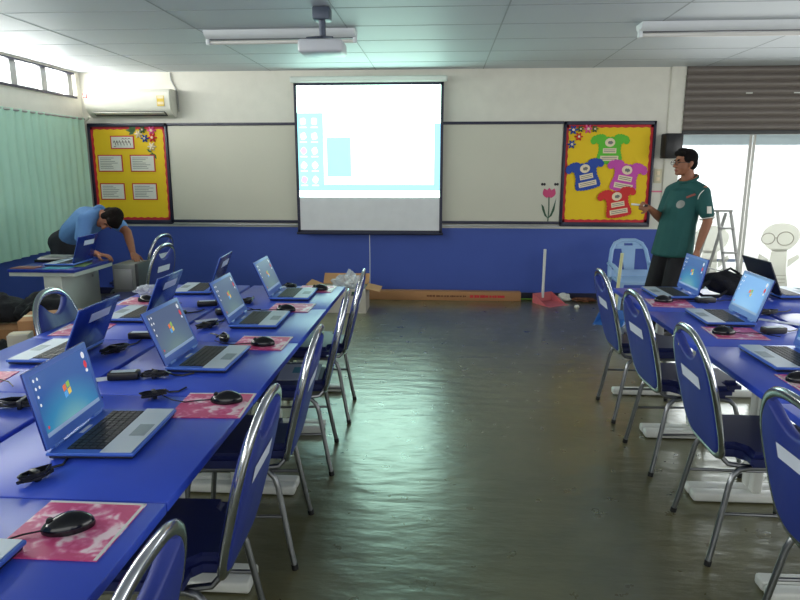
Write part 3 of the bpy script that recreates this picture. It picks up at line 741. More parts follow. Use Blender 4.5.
gc = 'blue chairs along the left bank of tables'; gcr = 'blue chairs along the right bank of tables'
LCY = [3.90, 3.20, 2.42, 1.69, 0.93]
RCY = [4.02, 3.33, 2.56, 1.775]
co = ['farthest from the camera', 'second from the far end', 'third from the far end', 'second from the camera', 'nearest the camera']
proto_c = None
jit = [0.05, 0.10, 0.05, 0.03, 0.02]
for k, y in enumerate(LCY):
    lb = 'blue chair at the left bank of tables, aisle side, ' + co[k]
    if proto_c is None: proto_c = make_chair(lb, (-0.80, y, 0), PI / 2 + jit[k], gc)
    else: dup(proto_c, lb, (-0.80, y, 0), PI / 2 + jit[k], gc)
for k, y in enumerate(RCY):
    dup(proto_c, 'blue chair at the right bank of tables, aisle side, ' + co[k if k < 2 else k + 1], (1.305, y, 0), -PI / 2 + [0.0, 0.04, -0.02, 0.03][k], gcr)
dup(proto_c, 'blue chair with chrome frame behind the left bank on the curtain side', (-1.735, 3.18, 0), -PI / 2 + 0.08, None)
dup(proto_c, 'blue chair standing near the teacher desk, nearer of the two against the wall', (-2.63, 5.23, 0), 1.50, 'blue chairs near the teacher desk')
dup(proto_c, 'blue chair standing near the teacher desk, half hidden behind another chair', (-2.98, 6.02, 0), 1.45, 'blue chairs near the teacher desk')

# ------------------------------------------------------------------ laptops
LW, LD, LT = 0.338, 0.248, 0.024
def make_laptop(label, loc, rz, lid_tilt, group, back_label=True):
    o = thing('laptop', label, 'laptop', loc, rz, group)
    mb = MB(); mb.box((0, 0, 0.008), (LD - 0.012, LW - 0.012, 0.010), 1, 0.003); mb.box((0, 0, 0.0175), (LD, LW, 0.011), 0, 0.004)
    mb.build('base', ['lap_blue', 'lap_under'], o)
    MB().box((0.072, 0, 0.0236), (0.088, LW - 0.008, 0.002), 0).build('palm_rest', 'lap_silver', o)
    k = MB().box((-0.025, 0, 0.0234), (0.102, 0.288, 0.001), 0)
    for r in range(5):
        for c_ in range(15):
            k.box((-0.066 + r * 0.0205, -0.134 + c_ * 0.0191, 0.0248), (0.0165, 0.0155, 0.0024), 1)
    k.build('keyboard', ['rubber', 'keys'], o)
    MB().box((0.083, -0.01, 0.0250), (0.045, 0.085, 0.001), 0).build('touchpad', 'pad_sil', o)
    MB().box((-0.092, 0.0, 0.0236), (0.012, 0.06, 0.001), 0).build('status_strip', 'sticker', o)
    # lid: local x = thickness (front face +x), z = up along the lid; origin on the hinge
    H = 0.228
    lid = MB()
    lid.box((-0.004, 0, H / 2 + 0.004), (0.006, LW, H), 1, 0.0028, 3); lid.box((0.0005, 0, H / 2 + 0.004), (0.006, LW - 0.002, H - 0.002), 0, 0.0028, 3)
    lid.tube([(0, -0.14, 0.002), (0, -0.09, 0.002)], 0.008, 0, 8); lid.tube([(0, 0.09, 0.002), (0, 0.14, 0.002)], 0.008, 0, 8)
    lo = lid.build('lid', ['lap_bezel', 'lap_back'], o, (-LD / 2 + 0.008, 0, 0.024)); lo.rotation_euler = (0, -lid_tilt, 0)
    s = MB(); X = 0.0039; sw_, z0, z1 = 0.150, 0.034, 0.216
    def q(y0, za, y1, zb, m, dx=0.0): s.quad([(X + dx, y0, za), (X + dx, y1, za), (X + dx, y1, zb), (X + dx, y0, zb)], m)
    q(-sw_, z0 + 0.012, sw_, z1, 0); q(-sw_, z0, sw_, z0 + 0.012, 1)
    # four-colour window flag of the desktop
    cy, cz, a = 0.0, 0.128, 0.019
    for i, (sy, sz, m) in enumerate(((1, 1, 3), (-1, 1, 2), (1, -1, 5), (-1, -1, 4))):
        y0, y1 = cy + (0.0015 if sy > 0 else -a), cy + (a if sy > 0 else -0.0015)
        b0, b1 = cz + (0.0015 if sz > 0 else -a), cz + (a if sz > 0 else -0.0015)
        w_ = lambda y: 0.004 * math.sin(y * 90)
        s.quad([(X + .0004, y0, b0 + w_(y0)), (X + .0004, y1, b0 + w_(y1)), (X + .0004, y1, b1 + w_(y1)), (X + .0004, y0, b1 + w_(y0))], m)
    icm = Matrix(((0, 0, 1, X + .0003), (1, 0, 0, 0), (0, 1, 0, 0), (0, 0, 0, 1)))
    s.prism(blob2d(0.130, 0.196, 0.009, 0.011, 12), 0, 0.0003, 6, icm); s.prism(blob2d(0.130, 0.166, 0.009, 0.013, 8), 0, 0.0003, 7, icm); s.prism(blob2d(0.130, 0.146, 0.007, 0.006, 8), 0, 0.0003, 6, icm)
    for r, c_ in ((0, 0), (0, 1), (1, 0), (1, 1), (2, 0), (3, 0)): s.prism(blob2d(-0.138 + c_ * 0.018, 0.200 - r * 0.024, 0.004, 0.005, 8), 0, 0.0003, 6, icm)
    s.prism(blob2d(-0.135, 0.060, 0.004, 0.005, 8), 0, 0.0003, 7, icm)
    s.build('screen', ['desktop', 'taskbar', 'lg_r', 'lg_g', 'lg_b', 'lg_y', 'ic_w', 'ic_r'], lo)
    if back_label:
        MB().box((-0.0074, -0.03, 0.168), (0.0006, 0.17, 0.042), 0).build('label_sticker', 'sticker', lo)
    return o
def set_lid(o, tilt):
    for c_ in kids(o):
        if c_.name.startswith('lid'): c_.rotation_euler = (0, -tilt, 0)
T = TZ + 0.0005
gl = 'open laptops on the blue tables'
lp = make_laptop('open laptop with blue desktop on the left bank, largest and nearest fully seen', (-0.98, 1.765, T), 0.05, 0.20, gl)
laps = [
 ('silver palm rest of a laptop cut off at the lower left beside the mouse pad', (-1.0, 1.012, T), 0.0, 0.2),
 ('open laptop on the left bank aisle side, second along from the nearest', (-0.97, 2.54, T), 0.0, 0.38),
 ('open laptop on the left bank aisle side, third along from the nearest', (-0.955, 3.25, T), 0.03, 0.40),
 ('open laptop on the left bank aisle side, at the far end of the row', (-0.935, 3.95, T), 0.02, 0.42),
 ('open laptop seen from behind on the curtain side, nearest, white label on dark blue lid', (-1.675, 2.60, T), PI + 0.02, 0.42),
 ('open laptop seen from behind on the curtain side, middle one with the chairs behind', (-1.675, 3.34, T), PI + 0.02, 0.40),
 ('open laptop seen side-on at the far end of the curtain side', (-1.62, 4.10, T), PI + 0.10, 0.36),
 ('open laptop on the right bank in front of the standing man', (1.455, 4.14, T), PI + 0.02, 0.20),
 ('open laptop, screen paled by reflection, on the right bank, second from the far end', (1.49, 3.46, T), PI - 0.02, 0.30),
 ('laptop base with silver palm rest at the frame edge on the right bank', (1.455, 2.70, T), PI, 0.20),
 ('dark laptop seen from behind on the door side of the right bank', (2.21, 4.20, T), 0.05, 0.42),
 ('dark blue laptop standing open on the white teacher desk', (-3.15, 5.18, T + 0.004), PI + 0.05, 0.30),
]
def swap(o, pre, old, new):
    for c_ in kids(o):
        if c_.name.startswith(pre):
            me = c_.data.copy(); c_.data = me
            for i, m_ in enumerate(me.materials):
                if m_ == M[old]: me.materials[i] = M[new]
            return c_
for k, (lb, loc, rz, tilt) in enumerate(laps):
    d = dup(lp, lb, loc, rz, gl); set_lid(d, tilt)
    lid_ = [c_ for c_ in kids(d) if c_.name.startswith('lid')][0]
    if k in (1, 2, 3): swap(lid_, 'screen', 'desktop', 'desktop_glare_grey')
    if k == 8: swap(lid_, 'screen', 'desktop', 'desktop_glare_pale'); swap(d, 'lid', 'lap_bezel', 'lap_glare')
    if k == 10:
        swap(d, 'lid', 'lap_back', 'lap_under'); swap(d, 'lid', 'lap_bezel', 'lap_under')
        for c_ in kids(lid_):
            if c_.name.startswith('label'): bpy.data.objects.remove(c_)

# ------------------------------------------------------------------ mouse pads and mice
def make_pad(label, loc, rz, w, d_, group):
    o = thing('mouse_pad', label, 'mouse pad', loc, rz, group)
    MB().box((0, 0, 0.0015), (w, d_, 0.003)).build('printed_sheet', 'pad', o)
    MB().box((w / 2 - 0.004, 0, 0.0032), (0.008, d_, 0.0006)).box((0, d_ / 2 - 0.004, 0.0032), (w, 0.008, 0.0006)).build('plastic_edge', 'white_pl', o)
    return o
def make_mouse(label, loc, rz, group):
    o = thing('computer_mouse', label, 'mouse', loc, rz, group)
    t = bmesh.new(); bmesh.ops.create_uvsphere(t, u_segments=24, v_segments=14, radius=1.0)
    for v in t.verts:
        x, y, z = v.co
        z = max(z, -0.25)
        y2 = y * (1.0 - 0.12 * (x * x)) ; z2 = z * (1.0 - 0.28 * max(0, -x)) 
        v.co = (x * 0.056, y2 * 0.034, (z2 + 0.25) * 0.032)
    MB().add(t).build('mouse_body', 'black_gloss', o)
    MB().cyl((-0.035, -0.004, 0.0275), (-0.035, 0.004, 0.0275), 0.008, 0, 12).build('scroll_wheel', 'rubber', o)
    MB().tube([(-0.052, 0, 0.008), (-0.09, 0.004, 0.005), (-0.14, -0.01, 0.004), (-0.19, 0.012, 0.004), (-0.24, 0.06, 0.004)], 0.0022, 0, 6).build('cord', 'black', o)
    return o
gp, gm = 'pink floral mouse pads', 'black mice on the pads'
pads = [  # pad label, mouse label, centre, angle, mouse offset, mouse angle
 ('pink floral mouse pad lowest in the picture, on the left bank', 'black mouse on the lowest pink pad, left bank', (-0.825, 1.26), 0.0, (-0.005, -0.005), 0.45),
 ('pink floral mouse pad beside the nearest whole laptop, left bank', 'black mouse beside the nearest whole laptop, left bank', (-0.775, 2.035), 0.05, (0.035, 0.03), 0.1),
 ('pink floral mouse pad beside the second laptop, left bank aisle side', 'black mouse beside the second laptop, left bank aisle side', (-0.83, 2.83), 0.0, (0.015, -0.04), 0.05),
 ('pink floral mouse pad beside the third laptop, left bank aisle side', 'black mouse beside the third laptop, left bank aisle side', (-0.87, 3.60), 0.0, (-0.01, -0.10), 0.0),
 ('pink floral mouse pad at the far end of the left bank aisle side', 'black mouse at the far end of the left bank aisle side', (-0.84, 4.19), 0.0, (0.03, -0.04), 0.0),
]
P0 = M0 = None
for pl, ml, (x, y), a, (mx_, my_), ma in pads:
    if P0 is None:
        P0 = make_pad(pl, (x, y, T), a, 0.24, 0.23, gp); M0 = make_mouse(ml, (x + mx_, y + my_, T + 0.0035), ma, gm)
    else:
        dup(P0, pl, (x, y, T), a, gp); dup(M0, ml, (x + mx_, y + my_, T + 0.0035), ma, gm)
for pl, ml, (x, y), a, mo, ma in [
 ('pink floral mouse pad at the left frame edge, curtain side', 'black mouse at the left frame edge, curtain side', (-1.79, 2.22), 0.1, (-0.03, 0.0), PI),
 ('pink floral mouse pad in front of the curtain-side chair', None, (-1.80, 3.02), 0.1, None, 0),
 ('pink floral mouse pad at the far curtain side near the crumpled bag', 'black mouse at the far curtain side near the crumpled bag', (-1.82, 3.73), 0.1, (0.03, -0.02), PI),
 ('pink floral mouse pad nearest the standing man, right bank', 'black mouse nearest the standing man, right bank', (1.37, 3.87), -0.1, (-0.02, 0.04), PI),
 ('pink floral mouse pad under the pale-screened laptop, right bank', 'black mouse under the pale-screened laptop, right bank', (1.445, 3.16), -0.05, (-0.06, -0.02), PI),
 ('pink floral mouse pad at the right frame edge, right bank', 'black mouse at the right frame edge, right bank', (1.435, 2.39), 0.0, (-0.065, 0.03), PI),
]:
    dup(P0, pl, (x, y, T), a + PI, gp)
    if mo: dup(M0, ml, (x + mo[0], y + mo[1], T + 0.0035), ma, gm)
dup(M0, 'black mouse beside the dark laptop on the door side, right bank', (2.41, 4.30, T), PI / 2, gm)

# ------------------------------------------------------------------ power bricks, cable coils and papers
def brick(label, loc, rz, pts):
    o = thing('power_adapter', label, 'power adapter', loc, rz, 'laptop power adapters')
    MB().box((0, 0, 0.016), (0.115, 0.05, 0.031), 0, 0.006).build('adapter_block', 'black', o)
    MB().box((0, 0.0, 0.0318), (0.09, 0.03, 0.0008)).build('rating_label', 'lap_silver', o)
    MB().tube(pts, 0.003, 0, 6).build('cable', 'black', o)
    return o
def coil(label, loc, rz, s=1.0, seed=1):
    r = random.Random(seed); mb = MB(); pts = []
    for i in range(44):
        a = i * 0.72; R_ = (0.045 + 0.012 * r.random()) * s
        pts.append((R_ * 1.5 * math.cos(a) + r.uniform(-.004, .004), R_ * 0.55 * math.sin(a) + r.uniform(-.004, .004), 0.006 + 0.018 * (i / 44.0) + r.uniform(0, .006)))
    pts += [(0.10 * s, 0.03, 0.004), (0.16 * s, 0.02, 0.004), (0.22 * s, 0.05, 0.004)]
    mb.tube(pts, 0.0035, 0, 6)
    mb.box((0, 0, 0.016), (0.016, 0.062 * s, 0.03), 0, 0.004)
    tag(mb.build('cable_coil', 'black', None, loc, rz), label, 'cable', 'coiled black cables on the tables')
cb = [(0.055, 0, 0.01), (0.10, 0.01, 0.004), (0.15, 0.03, 0.004), (0.20, 0.02, 0.004)]
brick('black power adapter with pale top between the two nearest whole laptops', (-1.22, 2.29, T), 0.2, [(0.055, 0, 0.01), (0.10, 0.01, 0.004), (0.12, 0.06, 0.004), (0.08, 0.1, 0.004)])
brick('black power adapter behind the second laptop, curtain side', (-1.43, 2.88, T), 0.1, cb)
brick('black power adapter by the far side-on laptop, curtain side', (-1.38, 3.62, T), 0.3, cb)
brick('black power adapter behind the third laptop', (-1.20, 3.42, T), 0.5, cb)
brick('black power adapter on the right bank beside the pale-screened laptop', (1.64, 3.18, T), 0.2, cb)
brick('black power adapter on the right bank behind the standing man\'s laptop', (1.60, 3.92, T), 0.2, cb)
coil('tied black cable beside the nearest whole laptop, toward the mouse pad', (-1.01, 2.09, T), 0.6, 0.55, 3)
coil('tied black cable bundle below the nearest laptop', (-1.05, 1.475, T), 1.1, 0.55, 4)
coil('tied black cable bundle at the second laptop hinge', (-1.105, 2.305, T), 0.1, 0.62, 5)
coil('tied black cable bundle at the left frame edge on the curtain side', (-1.42, 1.98, T), 0.2, 1.1, 6)
coil('tied black cable beside the second laptop of the aisle row', (-1.02, 2.86, T), 2.0, 0.7, 7)
coil('tied black cable bundle behind the third laptop hinge', (-1.19, 3.10, T), 1.2, 0.9, 8)
coil('tied black cable bundle behind the farthest laptop hinge', (-1.17, 3.70, T), 1.4, 0.9, 9)
coil('tied black cable bundle behind the curtain-side middle laptop', (-1.46, 3.33, T), 0.8, 0.9, 10)
coil('tied black cable beside the farthest laptop base on the aisle side', (-1.02, 4.22, T), 2.4, 0.75, 11)
coil('tied black cable bundle behind the dark curtain-side laptop', (-1.44, 2.64, T), 1.2, 0.9, 12)
coil('tied black cable bundle at the pale-screened laptop, door side', (1.80, 3.60, T), 0.3, 1.0, 13)
def slip(label, loc, rz, w, d_, m='sticker'):
    tag(MB().box((0, 0, 0.0008), (w, d_, 0.0016)).build('paper_slip', m, None, loc, rz), label, 'paper', 'paper slips on the tables')
slip('white paper slip behind the nearest whole laptop', (-1.30, 2.28, T), 0.5, 0.11, 0.05)
slip('white paper slip behind the third laptop', (-1.25, 3.26, T), 0.6, 0.12, 0.05)
slip('white paper slip behind the farthest laptop', (-1.10, 4.20, T), 1.1, 0.16, 0.05)
slip('white paper strip behind the pale-screened laptop, right bank', (1.79, 3.42, T), 0.9, 0.05, 0.22)
# crumpled clear bag on the far end of the left bank
def crumple(label, name, loc, r, m, seed, cat, sub=4):
    t = bmesh.new(); bmesh.ops.create_icosphere(t, subdivisions=sub, radius=1.0)
    for v in t.verts:
        n_ = noise.noise(v.co * 2.2 + V((seed, 0, 0))) * 0.45 + abs(noise.noise(v.co * 5.5 + V((0, seed, 0)))) * 0.4
        k = 0.85 + n_; v.co = V((v.co.x * r[0] * k, v.co.y * r[1] * k, max(v.co.z * k, -0.8) * r[2] + 0.8 * r[2]))
    o = MB().add(t).build(name, m, None, loc, 0, 0.35); return tag(o, label, cat)
crumple('crumpled clear plastic bag on the far end of the curtain-side tables', 'plastic_bag', (-1.89, 3.93, T), (0.085, 0.07, 0.035), 'film', 3.1, 'bag')
# black bag on the right bank
bg = thing('shoulder_bag', 'black fabric bag with strap lying on the right bank by the doors', 'bag', (1.86, 4.22, T))
t = bmesh.new(); bmesh.ops.create_icosphere(t, subdivisions=4, radius=1.0)
for v in t.verts:
    k = 1 + 0.18 * noise.noise(v.co * 2.0); v.co = V((v.co.x * 0.15 * k, v.co.y * 0.10 * k, max(v.co.z, -0.7) * 0.085 * k + 0.058 - 0.03 * v.co.x))
    v.co.z = max(v.co.z, 0.0)
MB().add(t).build('bag_body', 'blk_fab', bg)
MB().tube([(-0.10, -0.03, 0.10), (-0.17, -0.06, 0.07), (-0.24, -0.10, 0.03), (-0.22, -0.16, 0.012), (-0.12, -0.16, 0.012), (-0.05, -0.09, 0.03)], 0.013, 0, 8, flat=0.5).build('strap', 'blk_fab', bg)
MB().tube([(-0.05, 0.0, 0.138), (0.0, 0.0, 0.165), (0.06, 0.0, 0.13)], 0.008, 0, 8).build('grab_handle', 'blk_fab', bg)
# seat paper on an aisle chair
tag(MB().box((0, 0, 0.001), (0.21, 0.27, 0.002)).box((0.02, 0.03, 0.0022), (0.12, 0.1, 0.0004), 1).build('handout', ['sticker', 'magA'], None, (-0.745, 3.22, 0.4855), 0.1), 'white and blue printed handout lying on the second-farthest left aisle chair', 'paper')

# ------------------------------------------------------------------ teacher desk and things around it
DX, DYY = -3.22, 5.20
dk = thing('teacher_desk', 'white desk with a blue top edge in front of the bending man', 'desk', (DX, DYY, 0))
MB().box((0, 0, 0.737), (0.56, 0.62, 0.026), 0, 0.003).box((0, 0, 0.708), (0.55, 0.60, 0.032), 1).build('desktop', ['table_edge', 'off_white'], dk)
MB().box((0.075, 0.0, 0.346), (0.15, 0.57, 0.692), 0, 0.004).build('side_pedestal', 'off_white', dk)
MB().cyl((0.147, 0.18, 0.62), (0.153, 0.18, 0.62), 0.012).build('cable_grommet', 'alu_dull', dk)
cbx = thing('steel_cabinet', 'low grey steel cabinet with dark edge beside the white desk', 'cabinet', (-2.80, 5.60, 0))
MB().box((-0.015, 0, 0.50), (0.21, 0.32, 0.42), 0, 0.008).build('cabinet_body', 'grey_steel', cbx)
MB().box((0.105, 0, 0.50), (0.03, 0.33, 0.44), 0, 0.005).build('dark_edge', 'dark_steel', cbx)
MB().box((-0.015, 0, 0.145), (0.21, 0.31, 0.29), 0).build('plinth', 'black', cbx)
MB().box((-0.02, -0.163, 0.58), (0.16, 0.012, 0.18), 0, 0.003).build('front_panel', 'alu_dull', cbx)
def flat(name, label, loc, rz, s, m, cat, bev=0.002):
    return tag(MB().box((0, 0, s[2] / 2), s, 0, bev).build(name, m, None, loc, rz), label, cat)
DZ = 0.7505
flat('magazine', 'cyan magazine near the front edge of the white desk', (-3.12, 4.985, DZ), 0.1, (0.2, 0.14, 0.006), 'magA', 'magazine')
flat('magazine', 'green magazine at the corner of the white desk', (-3.03, 5.14, DZ), 0.2, (0.13, 0.2, 0.007), 'magB', 'magazine')
flat('magazine', 'rust coloured booklet at the outer front corner of the white desk', (-3.39, 4.97, DZ), 0.0, (0.2, 0.12, 0.006), 'magC', 'magazine')
nb = thing('document_stack', 'untidy stack of papers and a black folder on the white desk', 'papers', (-3.40, 5.36, DZ), 0.1)
MB().box((0, 0, 0.012), (0.24, 0.18, 0.024), 0, 0.003).build('black_folder', 'black', nb)
MB().box((0.03, 0.01, 0.031), (0.27, 0.17, 0.014), 0, 0.002, rot=Euler((0, 0, 0.2))).build('loose_paper', 'paper', nb)
MB().box((0.05, 0.0, 0.043), (0.25, 0.14, 0.01), 0, 0.002, rot=Euler((0, 0, -0.15))).build('loose_paper', 'grey_steel', nb)
# cartons and bags on the floor at the curtain side
def carton(label, loc, rz, s, m='ply', name='cardboard_box'):
    o = thing(name, label, 'box', loc, rz)
    MB().box((0, 0, s[2] / 2), s, 0, 0.003).build('carton_body', m, o)
    MB().box((0, 0, s[2] + 0.001), (s[0] * 1.0, 0.05, 0.002)).build('packing_tape', 'beige', o)
    return o
carton('brown cardboard box on the floor behind the curtain-side chair', (-2.46, 3.80, 0), 0.35, (0.32, 0.30, 0.64))
carton('small white box on the floor by the brown cardboard box at the frame edge', (-2.44, 3.45, 0), 0.3, (0.11, 0.11, 0.61), 'box_white', 'white_box')
carton('brown cardboard box under the black bags near the curtain', (-2.98, 4.30, 0), 0.1, (0.56, 0.42, 0.46), 'ply_d')
def bag(label, loc, r, seed):
    o = thing('backpack', label, 'bag', loc, 0, 'black bags piled near the curtain')
    t = bmesh.new(); bmesh.ops.create_icosphere(t, subdivisions=4, radius=1.0)
    for v in t.verts:
        k = 1 + 0.34 * noise.noise(v.co * 1.6 + V((seed, 0, 0))) + 0.10 * noise.noise(v.co * 5 + V((0, seed, 0))); v.co = V((v.co.x * r[0] * k, v.co.y * r[1] * k, max(v.co.z * k, -0.75) * r[2] + 0.75 * r[2]))
    MB().add(t).build('bag_body', 'blk_fab', o)
    MB().tube([(-r[0] * .5, -r[1] * .9, r[2] * .6), (0, -r[1] * 1.1, r[2] * 1.2), (r[0] * .5, -r[1] * .9, r[2] * .7)], 0.014, 0, 8, flat=.5).build('strap', 'black', o)
    MB().box((r[0] * .2, -r[1] * 1.0, r[2] * 0.95), (0.03, 0.012, 0.02), 0, 0.003).build('buckle', 'alu', o)
bag('black bag on the cardboard box near the curtain, farther from the boxes', (-3.20, 4.33, 0.462), (0.19, 0.15, 0.105), 1.0)
bag('black bag on the cardboard box near the curtain, next to the white box', (-2.84, 4.30, 0.462), (0.17, 0.14, 0.12), 4.0)
bag('black bag on the floor in front of the cardboard boxes near the curtain', (-2.86, 3.86, 0), (0.12, 0.14, 0.24), 7.0)

# ------------------------------------------------------------------ things along the front wall
ob = thing('open_carton', 'open white-printed cardboard box with raised flaps on the floor past the left bank', 'box', (-1.08, 6.93, 0))
w2, d2_, h2 = 0.26, 0.17, 0.265
mb = MB(); th = 0.006
mb.box((0, -d2_, h2 / 2), (2 * w2, th, h2)); mb.box((0, d2_, h2 / 2), (2 * w2, th, h2)); mb.box((-w2, 0, h2 / 2), (th, 2 * d2_, h2)); mb.box((w2, 0, h2 / 2), (th, 2 * d2_, h2)); mb.box((0, 0, th / 2), (2 * w2, 2 * d2_, th))
mb.build('carton_body', 'box_white', ob)
MB().box((w2 + 0.075, 0, h2 - 0.01), (0.16, 2 * d2_, th), 0, rot=Euler((0, 0.22, 0))).build('flap', 'ply', ob)
MB().box((-w2 - 0.06, 0, h2 + 0.02), (0.15, 2 * d2_, th), 0, rot=Euler((0, 0.35, 0))).build('flap', 'ply', ob)
MB().box((0, d2_ + 0.05, h2 + 0.05), (2 * w2, th, 0.15), 0, rot=Euler((-0.8, 0, 0))).build('flap', 'ply', ob)
mb = MB()
for k, (x, z, w_) in enumerate(((-0.12, 0.19, 0.16), (-0.12, 0.15, 0.1), (0.14, 0.2, 0.08))): mb.box((x, -d2_ - th / 2 - 0.0006, z), (w_, 0.001, 0.02), 0)
mb.box((0.16, -d2_ - th / 2 - 0.0006, 0.22), (0.1, 0.001, 0.035), 1)
mb.build('printed_marks', ['ink', 'leaf_d'], ob)
crumple('clear plastic bag bulging out of the open white cardboard box', 'plastic_bag', (-1.02, 6.90, 0.14), (0.17, 0.13, 0.16), 'film', 8.3, 'bag')
lc = thing('long_carton', 'long flat brown carton lying on the floor against the blue wall', 'box', (0.02, 7.56, 0))
MB().box((0, 0, 0.055), (1.84, 0.12, 0.108), 0, 0.004).build('carton_body', 'ply', lc)
mb = MB()
rr = random.Random(5); x = -0.18
while x < 0.28:
    w_ = rr.uniform(0.015, 0.035); mb.box((x, -0.061, 0.055), (w_, 0.001, 0.014 + 0.008 * rr.random()), 0); x += w_ + 0.006
x = 0.34
while x < 0.72:
    w_ = rr.uniform(0.02, 0.04); mb.box((x, -0.061, 0.055), (w_, 0.001, 0.024 + 0.01 * rr.random()), 1); x += w_ + 0.005
mb.build('printed_lettering', ['brown_cl', 'red'], lc)
tag(MB().cyl((0.92, 7.58, 0.014), (1.30, 7.60, 0.014), 0.010).build('bamboo_stick', 'green_stick'), 'thin lime green stick on the floor at the end of the long carton', 'stick')
def dustpan(label, loc, rz, m, mh, hh, lean):
    o = thing('dustpan', label, 'dustpan', loc, rz)
    mb = MB(); w = 0.14
    mb.prism([(0, 0.004), (-0.30, 0.0), (-0.30, 0.004), (-0.02, 0.012), (-0.004, 0.11), (0.004, 0.11)], -w, w, 0, Matrix(((0, 0, 1, 0), (1, 0, 0, 0), (0, 1, 0, 0), (0, 0, 0, 1))))
    for sx in (-1, 1): mb.prism([(0, 0), (-0.26, 0), (0, 0.11)], sx * w - 0.003, sx * w + 0.003, 0, Matrix(((0, 0, 1, 0), (1, 0, 0, 0), (0, 1, 0, 0), (0, 0, 0, 1))))
    mb.build('scoop', m, o)
    MB().tube([(0, -0.01, 0.05), (lean, 0.02, hh)], 0.017, 0, 12).build('handle', mh, o)
    return o
dustpan('pink dustpan with a long white handle on the floor by the blue wall', (1.19, 7.52, 0), 0.55, 'pink_pl', 'white_pl', 0.62, 0.03)
dustpan('blue dustpan with a long pale yellow handle in front of the plastic chair', (1.80, 6.62, 0), -0.5, 'blue_pl', 'yel_pl', 0.70, 0.03)
crumple('small white rag on the floor beside the pink dustpan', 'rag', (1.45, 7.57, 0), (0.08, 0.06, 0.05), 'paper', 2.2, 'cloth', 3)
crumple('brown cloth heap on the floor beyond the white rag, by the blue wall', 'cloth_heap', (1.68, 7.55, 0), (0.14, 0.07, 0.025), 'brown_cl', 5.2, 'cloth', 3)
crumple('scrap of white paper on the floor in front of the pink dustpan', 'paper_scrap', (1.53, 7.18, 0), (0.03, 0.025, 0.02), 'paper', 6.2, 'paper', 2)
# light blue plastic chair
pc = thing('plastic_chair', 'light blue moulded plastic armchair against the blue wall behind the standing man', 'chair', (2.07, 6.92, 0), 0.05)
pc.scale = (0.95, 0.95, 0.93)
mb = MB()
mb.layers([(-0.22, -0.24), (0.22, -0.24), (0.24, -0.2), (0.21, 0.2), (-0.21, 0.2), (-0.24, -0.2)], [(0.385, 0.98), (0.395, 1.0), (0.41, 1.0), (0.415, 0.98)], 0)
mb.build('seat', 'lt_blue_pl', pc)
mb = MB()
def bp_(x, z): return V((x, 0.20 + (z - 0.4) * 0.28 - 0.10 * (x * x) / 0.06 * 0.3, z))
outer = [(-0.235, 0.40), (-0.225, 0.56), (-0.195, 0.72), (-0.155, 0.79), (-0.08, 0.825), (0.08, 0.825), (0.155, 0.79), (0.195, 0.72), (0.225, 0.56), (0.235, 0.40)]
mb.tube([bp_(*p) for p in outer], 0.024, 0, 8, flat=0.9)
def slab(x0, z0, x1, z1, wd0=0, n=4):
    P = [(x0, z0), (x1, z0), (x1 + wd0, z1), (x0 - wd0, z1)]
    t = bmesh.new(); A = [t.verts.new(bp_(*p) + V((0, -0.008, 0))) for p in P]; B = [t.verts.new(bp_(*p) + V((0, 0.008, 0))) for p in P]
    t.faces.new(A); t.faces.new(B[::-1])
    for i in range(4): t.faces.new((A[i], B[i], B[(i + 1) % 4], A[(i + 1) % 4]))
    bmesh.ops.recalc_face_normals(t, faces=t.faces); mb.add(t)
slab(-0.055, 0.47, 0.055, 0.74, 0.025)           # centre splat
slab(-0.21, 0.40, 0.21, 0.49); slab(-0.16, 0.73, 0.16, 0.765); slab(-0.13, 0.765, -0.05, 0.81); slab(0.05, 0.765, 0.13, 0.81); slab(-0.10, 0.792, 0.10, 0.825)
mb.build('backrest', 'lt_blue_pl', pc)
for sx in (-1, 1):
    MB().tube([bp_(sx * 0.225, 0.56), (sx * 0.27, 0.10, 0.58), (sx * 0.285, -0.10, 0.58), (sx * 0.275, -0.21, 0.55), (sx * 0.25, -0.235, 0.44)], 0.022, 0, 8, flat=1.3).build('armrest', 'lt_blue_pl', pc)
    for y0, y1 in ((-0.22, -0.26), (0.19, 0.27)):
        MB().tube([(sx * 0.225, y0, 0.40), (sx * 0.245, (y0 + y1) / 2, 0.2), (sx * 0.26, y1, 0.0)], [0.032, 0.028, 0.022], 0, 8).build('leg', 'lt_blue_pl', pc)
# step ladder
ld = thing('step_ladder', 'low aluminium step ladder standing open in front of the glass doors', 'ladder', (2.99, 7.22, 0))
HL = 1.09
def rail(a, b_): return MB().tube([a, b_], 0.018, 0, 8, flat=0.7)
fx = [(-0.015, 0.30), (0.125, 0.43)]
fr = []
for (x0, x1) in ((0.0, 0.15), (0.14, 0.30)):
    rail((x0, 0.02, HL), (x1, -0.20, 0)).build('front_rail', 'alu_dull', ld)
for (x0, x1) in ((-0.02, -0.20), (0.11, -0.03)):
    rail((x0, 0.06, HL - 0.02), (x1, 0.24, 0)).build('rear_rail', 'alu_dull', ld)
for k in range(4):
    t_ = (k + 0.7) / 4.2; z = HL * (1 - t_); xa = 0.15 * t_; xb = 0.14 + 0.16 * t_; y = 0.02 - 0.22 * t_
    MB().box(((xa + xb) / 2, y, z), (xb - xa + 0.01, 0.07, 0.022), 0, 0.003).build('step', 'alu_dull', ld)
MB().box((0.055, 0.03, HL + 0.005), (0.19, 0.10, 0.025), 0, 0.006).build('top_cap', 'alu_dull', ld)
MB().tube([(0.115 - 0.2 * .6, 0.15, 0.45), (0.05, -0.11, 0.45)], 0.006, 0, 6).build('spreader_bar', 'alu_dull', ld)

